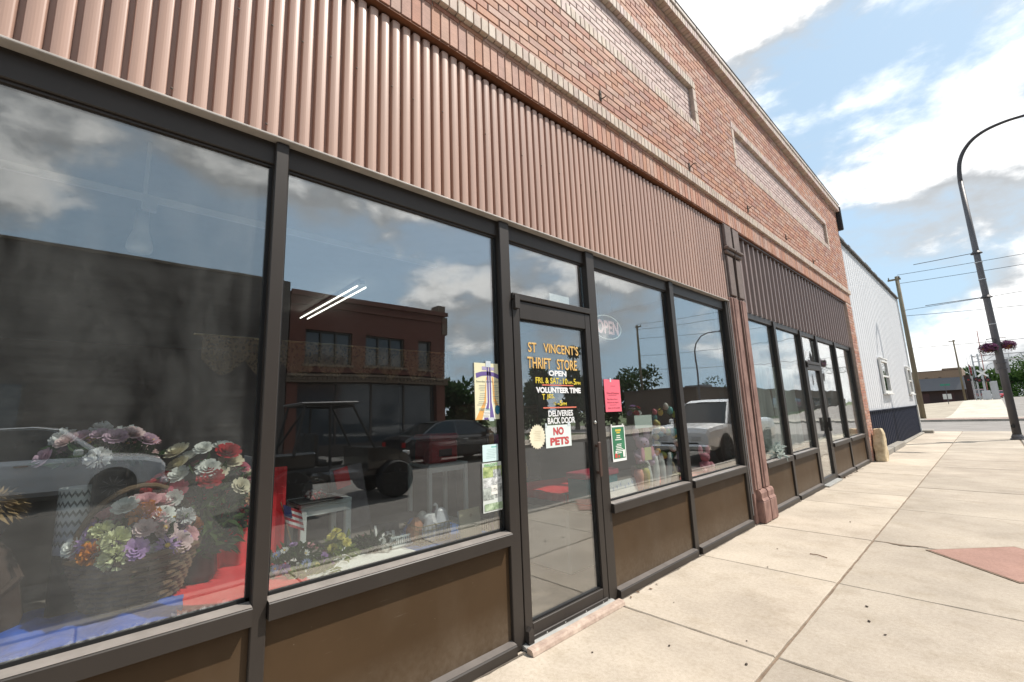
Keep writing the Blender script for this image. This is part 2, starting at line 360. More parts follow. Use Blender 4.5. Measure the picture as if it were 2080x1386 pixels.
for i in range(len(YJ)-1):
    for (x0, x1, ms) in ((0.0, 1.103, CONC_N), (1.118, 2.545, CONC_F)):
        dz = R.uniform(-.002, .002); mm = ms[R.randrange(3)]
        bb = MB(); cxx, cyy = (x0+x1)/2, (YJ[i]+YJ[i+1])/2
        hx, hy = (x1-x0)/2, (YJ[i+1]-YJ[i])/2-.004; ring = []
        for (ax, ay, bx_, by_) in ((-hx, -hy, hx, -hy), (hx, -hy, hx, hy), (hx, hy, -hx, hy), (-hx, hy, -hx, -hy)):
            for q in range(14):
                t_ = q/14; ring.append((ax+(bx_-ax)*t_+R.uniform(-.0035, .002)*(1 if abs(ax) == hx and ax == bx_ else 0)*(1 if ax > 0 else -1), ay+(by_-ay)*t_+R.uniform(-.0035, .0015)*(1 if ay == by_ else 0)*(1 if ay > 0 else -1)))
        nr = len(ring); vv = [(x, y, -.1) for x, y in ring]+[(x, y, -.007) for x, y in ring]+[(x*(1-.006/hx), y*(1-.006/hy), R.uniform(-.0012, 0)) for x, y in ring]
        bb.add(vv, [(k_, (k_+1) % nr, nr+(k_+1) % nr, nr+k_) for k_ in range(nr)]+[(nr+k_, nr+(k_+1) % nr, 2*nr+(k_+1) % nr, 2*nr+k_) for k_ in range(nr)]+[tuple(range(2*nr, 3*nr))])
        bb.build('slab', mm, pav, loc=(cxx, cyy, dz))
bb = MB(); bb.prism([(-.545, 0), (0, -.575), (.545, 0), (0, .575)], 2, -.02, .0055); bb.build('red_paver', M_REDPAVE, pav, loc=(2.085, 5.80, 0))
bb = MB(); bb.prism([(-.57, 0), (0, -.60), (.57, 0), (0, .60)], 2, -.02, .003); bb.build('paver_joint', M_JOINT, pav, loc=(2.085, 5.80, 0))
# crack running from the corner of the red paver back to the long joint
bb = MB(); pts = []; n = 16
for i in range(n+1):
    t = i/n; x = 1.13+t*.40; y = 5.86+.02*sin(t*9)+R.uniform(-.012, .012)+.02*t; w = .004+.016*max(0, sin(pi*min(1, t*1.25-.2)))*R.uniform(.5, 1)
    pts.append((x, y-w, y+w))
for i in range(n): bb.quad((pts[i][0], pts[i][1], .0035), (pts[i+1][0], pts[i+1][1], .0035), (pts[i+1][0], pts[i+1][2], .0035), (pts[i][0], pts[i][2], .0035))
bb.build('crack', M_JOINT, pav)
# weathered dirt along the foot of the shopfront
bb = MB(); prev = None
for i in range(230):
    y = -2+i*.066; w = .045+.012*mnoise.noise(Vector((y*3, 0, 0)))+.014*mnoise.noise(Vector((y*11, 4, 0)))
    if prev: bb.quad((.03, prev[0], .0032), (prev[1], prev[0], .0032), (w, y, .0032), (.03, y, .0032))
    prev = (y, w)
bb.build('dirt_line', mat('dirt_line', (.12, .10, .08), .95, var=.3, scale=20), pav)
kerb = struct(MB().box(2.56, 2.71, -9, 26.5, -.25, -.006, bev=.02).build('kerb', M_KERB))
for i in range(14):
    bb = MB(); bb.box(2.565, 2.722, -9+i*2.55, -9+i*2.55+2.535, -.24, .004, bev=.025); bb.build('kerb_stone', M_KERB, kerb)
struct(MB().box(-.0, 2.72, 26.52, 26.72, -.25, -.004, bev=.02).build('corner_kerb', M_KERB))
b = MB(); b.box(13.0, 16.3, -60, 46, -.25, -.01); struct(b.build('opposite_pavement', CONC_F[1]))

# ------------------------------------------------------------------ main building
def brickmat(name, col, horiz=False, var=.17):
    if name in MATS: return MATS[name]
    m = bpy.data.materials.new(name); m.use_nodes = True; MATS[name] = m
    nd, lk = nodes_of(m); b = nd['Principled BSDF']; b.inputs['Roughness'].default_value = 0.72; b.inputs['Specular IOR Level'].default_value = 0.35
    t = nd.new('ShaderNodeTexCoord'); oi = nd.new('ShaderNodeObjectInfo'); mu = nd.new('ShaderNodeMath'); mu.operation = 'MULTIPLY'; mu.inputs[1].default_value = 53.0
    lk.new(oi.outputs['Random'], mu.inputs[0]); cx = nd.new('ShaderNodeCombineXYZ')
    for i in range(3): lk.new(mu.outputs[0], cx.inputs[i])
    va = nd.new('ShaderNodeVectorMath'); va.operation = 'ADD'; lk.new(t.outputs['Object'], va.inputs[0]); lk.new(cx.outputs[0], va.inputs[1])
    mp = nd.new('ShaderNodeMapping'); mp.inputs['Scale'].default_value = (1, 8, 130) if horiz else (1, 130, 10); lk.new(va.outputs[0], mp.inputs['Vector'])
    n = nd.new('ShaderNodeTexNoise'); n.inputs['Scale'].default_value = 1.5; n.inputs['Detail'].default_value = 5; n.inputs['Roughness'].default_value = .7; lk.new(mp.outputs[0], n.inputs['Vector'])
    n2 = nd.new('ShaderNodeTexNoise'); n2.inputs['Scale'].default_value = 9; n2.inputs['Detail'].default_value = 4; lk.new(va.outputs[0], n2.inputs['Vector'])
    mx = nd.new('ShaderNodeMath'); mx.operation = 'ADD'; lk.new(n.outputs['Fac'], mx.inputs[0]); lk.new(n2.outputs['Fac'], mx.inputs[1])
    r = nd.new('ShaderNodeValToRGB'); r.color_ramp.elements[0].position = .38; r.color_ramp.elements[1].position = .62
    hf = nd.new('ShaderNodeMath'); hf.operation = 'MULTIPLY'; hf.inputs[1].default_value = .5; lk.new(mx.outputs[0], hf.inputs[0]); lk.new(hf.outputs[0], r.inputs[0])
    r.color_ramp.elements[0].color = (*[c*(1-var) for c in col], 1); r.color_ramp.elements[1].color = (*[min(1, c*(1+var)) for c in col], 1)
    lk.new(r.outputs[0], b.inputs['Base Color'])
    bp = nd.new('ShaderNodeBump'); bp.inputs['Strength'].default_value = .5; bp.inputs['Distance'].default_value = .003; lk.new(n.outputs['Fac'], bp.inputs['Height']); lk.new(bp.outputs[0], b.inputs['Normal'])
    return m
RED = [(.45, .22, .15), (.41, .195, .135), (.46, .26, .19), (.48, .31, .245), (.37, .18, .135), (.46, .235, .15), (.42, .245, .19), (.49, .29, .21), (.40, .23, .19)]
CREAM = [(.53, .42, .35), (.56, .46, .37), (.51, .40, .34), (.58, .49, .41)]
PALE = [(.54, .41, .38), (.58, .45, .41), (.51, .39, .36), (.60, .48, .44)]
BM = [brickmat('brick_red_%d' % i, c) for i, c in enumerate(RED)] + [brickmat('brick_cream_%d' % i, c) for i, c in enumerate(CREAM)] \
    + [brickmat('brick_pale_%d' % i, c) for i, c in enumerate(PALE)] + [brickmat('brick_soldier_%d' % i, c, True) for i, c in enumerate([RED[0], RED[2], RED[3], RED[5], RED[7], RED[6]])]
iR, iC, iP, iS = range(0, 9), range(9, 13), range(13, 17), range(17, 23)
M_MORTAR = mat('mortar', (.46, .36, .30), .95, var=.2, scale=20, bump=.4, bscale=150)
BLD = thing('brick_storefront_building', 'low red brick shop building with two glass storefronts and corrugated metal fascia', 'building')
Y0, Y1 = -2.2, 13.85
ZB, ZT = 3.835, 6.34
PAN = [(-0.27, 5.49), (6.69, 12.42)]; CH = .0687; ZR = 4.20; FZ0, FZ1 = ZR+11*CH, ZR+22*CH
XF, XR = .062, .012     # face of the wall, face of the recessed panels
bw = MB(); mx_ = XF-.007
bw.box(-.3, mx_, Y0, Y1, ZB+.012, FZ0+.02); bw.box(-.3, mx_, Y0, Y1, FZ1-.02, ZT+.05)
ys = [Y0]+[v for p in PAN for v in (p[0]+.09, p[1]-.09)]+[Y1]
for i in range(0, len(ys), 2): bw.box(-.3, mx_-.001, ys[i], ys[i+1], FZ0+.0201, FZ1-.0201)
bw.box(-.3, XR-.007, Y0+.1, Y1-.1, FZ0+.021, FZ1-.021)
bw.box(-.3, mx_, 13.27, Y1, 0, ZB+.011)
bw.box(-.3, mx_, Y0, Y0+.45, 0, ZB+.011)
wall = bw.build('brick_wall', M_MORTAR, BLD)
bricks = []   # (y0,y1,z0,z1,xfront,depth,material index)
R.seed(5)
def course(y0, y1, z0, z1, x, off, mats, Lb=.213, clip=(), depth=.06):
    y = y0-off
    while y < y1-.01:
        a, c = max(y, y0), min(y+Lb-.010, y1)
        segs = [(a, c)]
        for (p, q) in clip:
            ns = []
            for (s, e) in segs:
                if e <= p or s >= q: ns.append((s, e)); continue
                if s < p: ns.append((s, p-.008))
                if e > q: ns.append((q+.008, e))
            segs = ns
        for (s, e) in segs:
            if e-s > .025: bricks.append((s, e, z0, z1, x+R.uniform(-.0015, .0015), depth, mats[R.randrange(len(mats))]))
        y += Lb
def redpick(): return list(iR)+[0, 2, 5, 7, 3]
k = 0; z = ZR
while z < ZT-.02:
    zc_ = z+CH/2; cl_ = PAN if FZ0 < zc_ < FZ1 else ()
    course(Y0, Y1, z, min(z+CH-.010, ZT), XF, .1065 if k % 2 else 0.0, redpick(), clip=cl_)
    z += CH; k += 1
def row(y0, y1, z0, z1, x, wdt, mats, depth=.06, wob=.0012):
    n = max(1, round((y1-y0)/wdt)); p = (y1-y0)/n
    for i in range(n): bricks.append((y0+i*p+.004, y0+(i+1)*p-.004, z0, z1, x+R.uniform(-wob, wob), depth, mats[R.randrange(len(mats))]))
row(Y0, Y1, 3.835, 4.045, XF, .071, list(iS), depth=.12)
for (p, q) in ((Y0, Y1),): course(p, q, 4.05, 4.083, XF, .05, list(iR))
row(Y0, Y1, 4.086, 4.192, XF+.034, .068, list(iC)+[9, 10], depth=.12)
row(Y0, Y1, 6.345, 6.455, XF+.085, .068, list(iC)+[14, 16], depth=.2)
for (p, q) in PAN:
    row(p, q, FZ0, FZ0+.108, XF+.004, .068, list(iC)+[14], depth=.12)
    row(p, q, FZ1-.112, FZ1-.004, XF+.004, .068, list(iC)+[14], depth=.12)
    for (s, e) in ((p, p+.088), (q-.088, q)):
        nz = 3; hh = (FZ1-FZ0-.236)/nz
        for i in range(nz): bricks.append((s, e, FZ0+.118+i*hh, FZ0+.118+(i+1)*hh-.008, XF+.004, .12, (10, 12, 9)[i % 3]))
    zz = FZ0+.118; kk = 0; h8 = (FZ1-FZ0-.236)/8
    for i in range(8): course(p+.095, q-.095, zz+i*h8, zz+(i+1)*h8-.010, XR, .1065*(i % 2), list(iP))
z = .01; k = 0
while z < ZB-.08:
    course(13.28, Y1, z, z+CH-.010, XF, .1065*(k % 2), redpick()); course(Y0, Y0+.45, z, z+CH-.010, XF, .1065*(k % 2), redpick()); z += CH; k += 1
def brick_geo(mb, dy, dz, dep, c=(0, 0, 0), mi=0, ch=.0028):
    y, zz = dy/2, dz/2
    v = [(-dep, -y, -zz), (-dep, y, -zz), (-dep, y, zz), (-dep, -y, zz), (-ch, -y, -zz), (-ch, y, -zz), (-ch, y, zz), (-ch, -y, zz),
         (0, -y+ch, -zz+ch), (0, y-ch, -zz+ch), (0, y-ch, zz-ch), (0, -y+ch, zz-ch)]
    f = [(8, 9, 10, 11)]+[(4+i, 4+(i+1) % 4, 8+(i+1) % 4, 8+i) for i in range(4)]+[(i, (i+1) % 4, 4+(i+1) % 4, 4+i) for i in range(4)]
    mb.add([(a+c[0], b_+c[1], c_+c[2]) for a, b_, c_ in v], f, mi)
scored = []
for i, (a, c, z0, z1, x, dep, mi) in enumerate(bricks):
    P = [project((x, yy, zz)) for yy, zz in ((a, z0), (c, z0), (c, z1), (a, z1))]
    ar = 0
    if all(P):
        cxp = sum(p[0] for p in P)/4; cyp = sum(p[1] for p in P)/4
        if -5 < cxp < 2085 and -5 < cyp < 1391:
            ar = abs(sum(P[j][0]*P[(j+1) % 4][1]-P[(j+1) % 4][0]*P[j][1] for j in range(4)))/2
    scored.append((ar, i))
scored.sort(reverse=True); near = set(i for _, i in scored[:300])
cache = {}; rest = MB()
for i, (a, c, z0, z1, x, dep, mi) in enumerate(bricks):
    if i in near:
        key = (round(c-a, 3), round(z1-z0, 3), dep, mi)
        if key not in cache:
            t = MB(); brick_geo(t, key[0], key[1], dep); cache[key] = t.mesh('brick', BM[mi])
        inst('brick', cache[key], wall, (x, (a+c)/2, (z0+z1)/2))
    else: brick_geo(rest, c-a, z1-z0, dep, (x, (a+c)/2, (z0+z1)/2), mi)
stuff(rest.build('brick_courses', BM, wall))
MB().box(-.06, XF-.006, Y0, Y1, 3.821, 3.833).build('steel_lintel', mat('rusty_lintel', (.17, .065, .03), .8, var=.25, scale=6), BLD)
# coping, flashing, end cap
M_COP = mat('coping_stone', (.60, .52, .46), .7, var=.15, scale=5, bump=.2)
M_FLASH = mat('dark_flashing', (.03, .03, .032), .5, metal=.3)
n = 27; pl_ = (Y1-Y0)/n
for i in range(n): MB().box(-.32, XF+.10, Y0+i*pl_+.003, Y0+(i+1)*pl_-.003, 6.463, 6.523+R.uniform(-.002, .002), bev=.008).build('coping_stone', M_COP, BLD)
fl = MB(); y = Y0
while y < Y1:
    l = R.uniform(.8, 1.9); fl.box(-.33, XF+.106, y, min(y+l, Y1), 6.526, 6.538+R.uniform(0, .02)); y += l+.004
fl.build('roof_flashing', M_FLASH, BLD)
MB().box(-.3, XF+.11, Y1+.003, Y1+.10, 5.85, 6.50, bev=.02).build('downpipe_head', M_FLASH, BLD)
# old iron sign brackets
M_RUST = mat('rusty_iron', (.10, .075, .06), .8, var=.4, scale=30)
for (y, zz, fl_) in ((3.214, 4.33, 0), (5.024, 4.29, 1), (6.945, 4.33, 1), (8.78, 4.35, 0), (10.54, 4.27, 1)):
    t = MB(); t.box(.0, .012, -.018, .018, -.06, .08)
    if fl_: t.tube([(.01, 0, .0), (.05, 0, .03), (.09, .02, .05), (.11, .03, .02)], .008, 6)
    else: t.tube([(.01, 0, -.04), (.06, 0, -.045), (.075, .01, -.03)], .007, 6); t.box(.012, .018, -.008, .008, .02, .036); t.box(.012, .018, -.008, .008, -.03, -.014)
    t.v = [(a_*.75, b_*.75, c_*.75) for a_, b_, c_ in t.v]; t.build('sign_bracket', M_RUST, BLD, loc=(XF+.002, y, zz))
# corrugated fascia (first shop)
M_COR = mat('salmon_corrugated_metal', (.45, .295, .24), .36, var=.06, scale=3, spec=.5, stretch=(1, 1, .4))
def ribbed(y0, y1, z0, z1, x, prof, pitch, th=.002):
    """sheet with a repeated profile along Y; prof = list of (fraction, depth)"""
    line = []; y = y0
    while y < y1-1e-4:
        for f, dp in prof:
            yy = y+f*pitch
            if yy <= y1+1e-6: line.append((yy, dp))
        y += pitch
    if line[-1][0] < y1-1e-4: line.append((y1, prof[0][1]))
    m_ = MB()
    for off, flip in ((0, 0), (-th, 1)):
        o = len(m_.v); vs = []
        for yy, dp in line: vs += [(x+dp+off, yy, z0), (x+dp+off, yy, z1)]
        fs = [(2*i, 2*i+2, 2*i+3, 2*i+1) if not flip else (2*i+1, 2*i+3, 2*i+2, 2*i) for i in range(len(line)-1)]
        m_.add(vs, fs)
    nn = len(line)*2
    m_.f += [(2*i+1, 2*i+3, nn+2*i+3, nn+2*i+1) for i in range(len(line)-1)]+[(2*i+2, 2*i, nn+2*i, nn+2*i+2) for i in range(len(line)-1)]
    m_.m += [0]*(2*(len(line)-1)); return m_
CORP = [(0, .0), (.075, 0), (.10, .026), (.125, .0305), (.22, .0325), (.34, .0342), (.46, .035), (.58, .0342), (.70, .0325), (.765, .0305), (.79, .026), (.83, 0)]
R.seed(9); y = -1.75; k = 0
M_CORS = [mat('salmon_metal_%d' % i, c, .36, var=.09, scale=2.2, spec=.5, stretch=(1, 7, .35)) for i, c in enumerate(((.455, .295, .232), (.445, .29, .23), (.465, .302, .236)))]
while y < 5.85:
    e = min(y+.0712*12+.012, 5.855); ribbed(y, e, 2.758+R.uniform(-.001, .003), 3.79+R.uniform(-.012, .012), -.012+R.uniform(-.0012, .0012), CORP, .0712).build('corrugated_sheet', M_CORS[k % 3], BLD); y += .0712*12; k += R.choice((1, 2))
MB().box(-.3, -.045, Y0+.45, 13.27, 2.758, 3.87).build('fascia_backing', mat('dark_timber', (.035, .025, .02), .9), BLD)
sc_ = MB(); y = -1.7; i = 0
while y < 5.8:
    if R.random() < .62: sc_.lathe([(.0055, 0), (.0055, .003), (.002, .0045)], 6, (.019, y+.0712*.34, 3.335+R.uniform(-.012, .012)), axis=0)
    if R.random() < .12: sc_.lathe([(.0055, 0), (.0055, .003), (.002, .0045)], 6, (.019, y+.0712*.34, 2.80), axis=0)
    y += .0712*R.choice([2, 2, 3, 3]); i += 1
stuff(sc_.build('fascia_screws', M_RUST, BLD))
M_WHITE = mat('white_trim', (.72, .71, .68), .45, var=.05)
MB().box(-.04, .032, -1.75, 5.86, 2.744, 2.756, bev=.003).build('drip_edge', mat('dull_drip_edge', (.42, .39, .36), .5, var=.25, scale=5), BLD)
# second fascia, dark standing seams
M_BRN = mat('brown_standing_seam', (.25, .185, .165), .38, var=.08, scale=2.5, spec=.5)
S2P = [(0, 0), (.10, .003), (.14, .034), (.28, .036), (.32, .004), (.5, 0), (.75, 0)]
ribbed(6.46, 13.26, 2.70, 3.79, -.02, S2P, .2).build('standing_seam_fascia', M_BRN, BLD)
MB().box(-.03, .035, 6.44, 13.27, 3.792, 3.822).build('fascia_top_trim', mat('brown_trim', (.09, .06, .055), .5), BLD)

# ------------------------------------------------------------------ storefront frames and glass
M_BRZ = mat('bronze_aluminium', (.034, .028, .024), .45, var=.14, scale=3, spec=.35, stretch=(1, 1, .3))
M_BRZT = mat('worn_sill_top', (.24, .215, .195), .32, var=.18, scale=9)
M_GASK = mat('black_gasket', (.010, .010, .010), .6)
M_KICK = mat('brown_kick_panel', (.062, .037, .018), .55, var=.10, scale=2.0, bump=.05, bscale=8, spec=.22)
def kickmat():
    m = MATS['brown_kick_panel']; nd, lk = nodes_of(m); b = nd['Principled BSDF']; src = b.inputs['Base Color'].links[0].from_socket
    t = nd.new('ShaderNodeTexCoord')
    vo = nd.new('ShaderNodeTexVoronoi'); vo.inputs['Scale'].default_value = 13; lk.new(t.outputs['Object'], vo.inputs['Vector'])
    r = nd.new('ShaderNodeValToRGB'); r.color_ramp.elements[0].position = .02; r.color_ramp.elements[1].position = .04; r.color_ramp.elements[0].color = (.7, .7, .7, 1); r.color_ramp.elements[1].color = (0, 0, 0, 1)
    lk.new(vo.outputs['Distance'], r.inputs[0])
    mp = nd.new('ShaderNodeMapping'); mp.inputs['Scale'].default_value = (1, 1.6, 1.0); lk.new(t.outputs['Object'], mp.inputs['Vector'])
    n = nd.new('ShaderNodeTexNoise'); n.inputs['Scale'].default_value = 2; n.inputs['Detail'].default_value = 7; lk.new(mp.outputs[0], n.inputs['Vector'])
    r2 = nd.new('ShaderNodeValToRGB'); r2.color_ramp.elements[0].position = .5; r2.color_ramp.elements[1].position = .8; r2.color_ramp.elements[0].color = (0, 0, 0, 1); r2.color_ramp.elements[1].color = (.16, .16, .16, 1)
    lk.new(n.outputs['Fac'], r2.inputs[0])
    mp3 = nd.new('ShaderNodeMapping'); mp3.inputs['Scale'].default_value = (1, 1.2, 26); mp3.inputs['Rotation'].default_value = (.35, 0, 0); lk.new(t.outputs['Object'], mp3.inputs['Vector'])
    n5 = nd.new('ShaderNodeTexNoise'); n5.inputs['Scale'].default_value = 5; n5.inputs['Detail'].default_value = 3; lk.new(mp3.outputs[0], n5.inputs['Vector'])
    r5 = nd.new('ShaderNodeValToRGB'); r5.color_ramp.elements[0].position = .70; r5.color_ramp.elements[1].position = .76; r5.color_ramp.elements[0].color = (0, 0, 0, 1); r5.color_ramp.elements[1].color = (.35, .35, .35, 1); lk.new(n5.outputs['Fac'], r5.inputs[0])
    n6 = nd.new('ShaderNodeTexNoise'); n6.inputs['Scale'].default_value = 34; n6.inputs['Detail'].default_value = 6; lk.new(t.outputs['Object'], n6.inputs['Vector'])
    sz = nd.new('ShaderNodeSeparateXYZ'); lk.new(t.outputs['Object'], sz.inputs[0])
    mr = nd.new('ShaderNodeMapRange'); mr.inputs['From Min'].default_value = .30; mr.inputs['From Max'].default_value = .06; mr.inputs['To Max'].default_value = .75; lk.new(sz.outputs[2], mr.inputs['Value'])
    sp = nd.new('ShaderNodeMath'); sp.operation = 'MULTIPLY'; lk.new(mr.outputs[0], sp.inputs[0]); lk.new(n6.outputs['Fac'], sp.inputs[1])
    ad5 = nd.new('ShaderNodeMixRGB'); ad5.blend_type = 'ADD'; ad5.inputs[0].default_value = 1; lk.new(r5.outputs[0], ad5.inputs[1]); lk.new(sp.outputs[0], ad5.inputs[2])
    ad6 = nd.new('ShaderNodeMixRGB'); ad6.blend_type = 'ADD'; ad6.inputs[0].default_value = 1; lk.new(ad5.outputs[0], ad6.inputs[1]); lk.new(r2.outputs[0], ad6.inputs[2]); r2 = ad6
    ad = nd.new('ShaderNodeMixRGB'); ad.blend_type = 'ADD'; ad.inputs[0].default_value = 1; lk.new(r.outputs[0], ad.inputs[1]); lk.new(r2.outputs[0], ad.inputs[2])
    mx = nd.new('ShaderNodeMixRGB'); lk.new(ad.outputs[0], mx.inputs[0]); lk.new(src, mx.inputs[1]); mx.inputs[2].default_value = (.17, .135, .10, 1); lk.new(mx.outputs[0], b.inputs['Base Color'])
kickmat()
G_CLEAR = glass_mat('shop_glass', tint=(.965, .99, .98), dirt=.001, dirtvar=.005, wave=.0009, k=1.0, r0=.235)
G_HAZY = glass_mat('hazy_shop_glass', tint=(.965, .99, .98), k=1.0, r0=.145, dirt=.002, dirtvar=.05, wave=.0009, grime=.018, dscale=(3, 1.4, .55))
G_FAR = glass_mat('second_shop_glass', k=1.0, r0=.24, tint=(.95, .98, .96), dirt=.012, dirtvar=.02, wave=.004)
G_DOOR = glass_mat('door_glass', k=1.0, r0=.20, tint=(.95, .97, .96), dirt=.012, dirtvar=.02, wave=.0004)
GX0, GX1 = -.053, -.045
def mullion(y0, y1, z0, z1, x1=.006, x0=-.075, parent=BLD):
    return MB().box(x0, x1, y0, y1, z0, z1, bev=.004).build('mullion', M_BRZ, parent)
def sill(y0, y1, z0, z1, x1=.032):
    b = MB(); b.prism([(-.075, z0), (x1, z0), (x1, z1-.012), (x1-.004, z1-.008), (-.04, z1), (-.075, z1)], 1, y0, y1)
    b.quad((x1-.006, y0, z1-.0058), (x1-.006, y1, z1-.0058), (-.040, y1, z1+.0012), (-.040, y0, z1+.0012), 1)
    b.build('sill', [M_BRZ, M_BRZT], BLD)
def bay(y0, y1, glass, ztop=2.635, zs=.69, kick=True):
    """sill, kick panel, base rail, gaskets and one pane between two mullions"""
    sill(y0+.001, y1-.001, zs-.075, zs)
    if kick:
        MB().box(-.045, -.018, y0-.02, y1+.02, .05, zs-.07).build('kick_panel', M_KICK, BLD)
        b = MB(); b.prism([(-.075, 0.002), (.036, 0.002), (.036, .052), (.030, .060), (-.018, .068), (-.075, .068)], 1, y0+.001, y1-.001)
        b.quad((.0295, y0, .0615), (.0295, y1, .0615), (-.017, y1, .0695), (-.017, y0, .0695), 1); b.build('base_rail', [M_BRZ, mat('worn_base_rail', (.13, .115, .105), .45, var=.2)], BLD)
    g = MB()
    for (a, c, d, e) in ((y0, y1, zs, zs+.014), (y0, y1, ztop-.014, ztop), (y0, y0+.014, zs, ztop), (y1-.014, y1, zs, ztop)): g.box(-.06, -.036, a, c, d, e)
    g.build('glazing_bead', M_GASK, BLD)
    MB().box(GX0, GX1, y0+.004, y1-.004, zs+.002, ztop-.002).build('pane', glass, BLD)
HEAD = (2.632, 2.745)
MB().box(-.075, -.022, -1.75, 5.86, HEAD[0], HEAD[1]+.01, bev=.004).build('head_frame', M_BRZ, BLD)
MB().box(-.055, -.034, -1.75, 5.86, HEAD[0]-.012, HEAD[0]-.001).build('head_stop', M_BRZ, BLD)
MUL = [(-1.75, -1.69), (.512, .570), (1.925, 2.015), (2.892, 3.0), (4.312, 4.395), (5.775, 5.855)]
for (a, c) in MUL: mullion(a, c, 0.003, HEAD[1]-.004)
bay(-1.69, .512, G_HAZY); bay(.570, 1.925, G_CLEAR); bay(3.0, 4.312, G_CLEAR); bay(4.395, 5.775, G_CLEAR)
# transom above the door
MB().box(-.075, .018, 2.016, 2.891, 2.192, 2.235, bev=.003).build('transom_bar', M_BRZ, BLD)
MB().box(GX0, GX1, 2.018, 2.889, 2.236, 2.630).build('transom_pane', G_CLEAR, BLD)
# the door
DY0, DY1 = 2.022, 2.886
db = MB()
db.box(-.05, .006, DY0, DY0+.066, .028, 2.186, bev=.003); db.box(-.05, .006, DY1-.064, DY1, .028, 2.186, bev=.003)
db.box(-.05, .0055, DY0+.066, DY1-.064, 2.062, 2.186, bev=.003); db.box(-.05, .0055, DY0+.066, DY1-.064, .028, .118, bev=.003)
door = db.build('door', M_BRZ, BLD)
MB().box(-.032, -.024, DY0+.05, DY1-.05, .10, 2.08).build('door_pane', G_DOOR, door)
g = MB(); ya, yb, za, zb = DY0+.066, DY1-.064, .118, 2.062
for (a, c, d, e) in ((ya, yb, za, za+.010), (ya, yb, zb-.010, zb), (ya, ya+.008, za, zb), (yb-.008, yb, za, zb)): g.box(-.036, -.010, a, c, d, e)
g.build('door_bead', M_GASK, door)
MB().box(-.01, .014, DY0+.06, DY1-.02, .012, .050, bev=.004).build('door_sweep', M_BRZ, door)
sw = MB()
for yy in (.1, .28, .5, .7): sw.lathe([(.005, 0), (.005, .002), (.001, .003)], 6, (.014, DY0+.08+yy, .034), axis=0)
stuff(sw.build('sweep_screws', mat('bright_screw', (.7, .68, .64), .3, metal=.6), door))
t = MB(); t.box(.03, .044, 2.835, 2.872, .91, 1.17, bev=.006); t.box(.005, .032, 2.845, 2.862, .93, .95); t.box(.005, .032, 2.845, 2.862, 1.13, 1.15)
t.build('door_handle', mat('brown_handle', (.075, .045, .035), .45), door)
MB().lathe([(.013, 0), (.013, .006), (.009, .011), (.003, .012)], 12, (.006, 2.862, 1.318), axis=0).build('lock_cylinder', mat('brushed_nickel', (.7, .68, .63), .3, metal=.9), door)
t = MB(); t.prism([(-.022, 0), (.022, 0), (.022, .075), (.010, .095), (-.022, .095)], 0, .008, .034); t.build('pivot_cap', mat('dark_bronze', (.04, .034, .03), .5), door, loc=(0, DY0+.024, 2.125))
t = MB(); t.prism([(-.022, 0), (.022, 0), (.022, .085), (.004, .105), (-.022, .085)], 0, .008, .036); t.build('pivot_cap', MATS['dark_bronze'], door, loc=(0, DY0+.022, .010))
t = MB(); t.prism([(-.045, .003), (.062, .003), (.062, .016), (.02, .026), (-.045, .026)], 1, 1.99, 2.915); t.build('threshold', mat('threshold_metal', (.45, .45, .43), .4, metal=.5, var=.2), BLD)
t = MB(); t.prism([(.063, .002), (.115, .002), (.11, .022), (.10, .034), (.063, .036)], 1, 1.975, 2.93); t.build('painted_step_edge', mat('worn_pink_paint', (.38, .27, .22), .8, var=.25, scale=14, var2=(.46, .37, .30)), BLD)
# lettering on the door glass
M_GOLD = mat('gold_lettering', (.80, .50, .16), .5, var=.06); M_GOLDS = mat('lettering_outline', (.06, .03, .015), .7)
M_LW = mat('white_lettering', (.85, .85, .85), .5, var=.03); M_LY = mat('yellow_lettering', (.80, .62, .06), .5, var=.05); M_LR = mat('red_lettering', (.75, .20, .13), .5, var=.05)
LX = -.0228
def dl(body, m, y, z, w, h, off=.0, sp=1.0, tilt=0.0, outline=False, sx=0.0):
    if outline: lettering('door_lettering', body, M_GOLDS, door, LX-.0006, y+.002, z-.002, w, h, .03+off, sp, tilt)
    lettering('door_lettering', body, m, door, LX, y, z, w, h, off, sp, tilt)
dl('ST', M_GOLD, 2.185, 1.835, .085, .073, .012, 1.0, 0, True); dl("VINCENT'S", M_GOLD, 2.345, 1.842, .40, .073, .012, 1.0, 0, True)
dl('THRIFT', M_GOLD, 2.172, 1.722, .245, .080, .012, 1.0, 0, True); dl('STORE', M_GOLD, 2.482, 1.722, .235, .080, .012, 1.0, 0, True)
dl('OPEN', M_LW, 2.385, 1.672, .20, .042, .045)
dl('FRI. & SAT.:', M_LY, 2.245, 1.616, .275, .044, .02); dl('10', M_LY, 2.54, 1.614, .052, .044, .02); dl('AM-', M_LY, 2.598, 1.616, .06, .022, .02); dl('5', M_LY, 2.665, 1.612, .028, .046, .02); dl('PM', M_LY, 2.697, 1.612, .05, .024, .02)
MB().box(LX-.0005, LX, 2.31, 2.66, 1.601, 1.609).build('red_rule', M_LR, door)
dl('VOLUNTEER TIME', M_LW, 2.245, 1.547, .50, .043, .05)
dl('T', M_LY, 2.305, 1.500, .03, .040, .02); dl('JES.', M_LY, 2.352, 1.500, .085, .040, .02)
dl('10', M_LY, 2.425, 1.460, .025, .022, .0); dl('-5', M_LY, 2.465, 1.455, .055, .038, .02); dl('PM', M_LY, 2.523, 1.456, .045, .022, .02)
MB().box(LX-.0005, LX, 2.31, 2.68, 1.437, 1.446).build('red_rule', M_LR, door)
dl('DELIVERIES', M_LW, 2.36, 1.378, .275, .044, .03); dl('BACK DOOR', M_LW, 2.35, 1.325, .305, .046, .03)

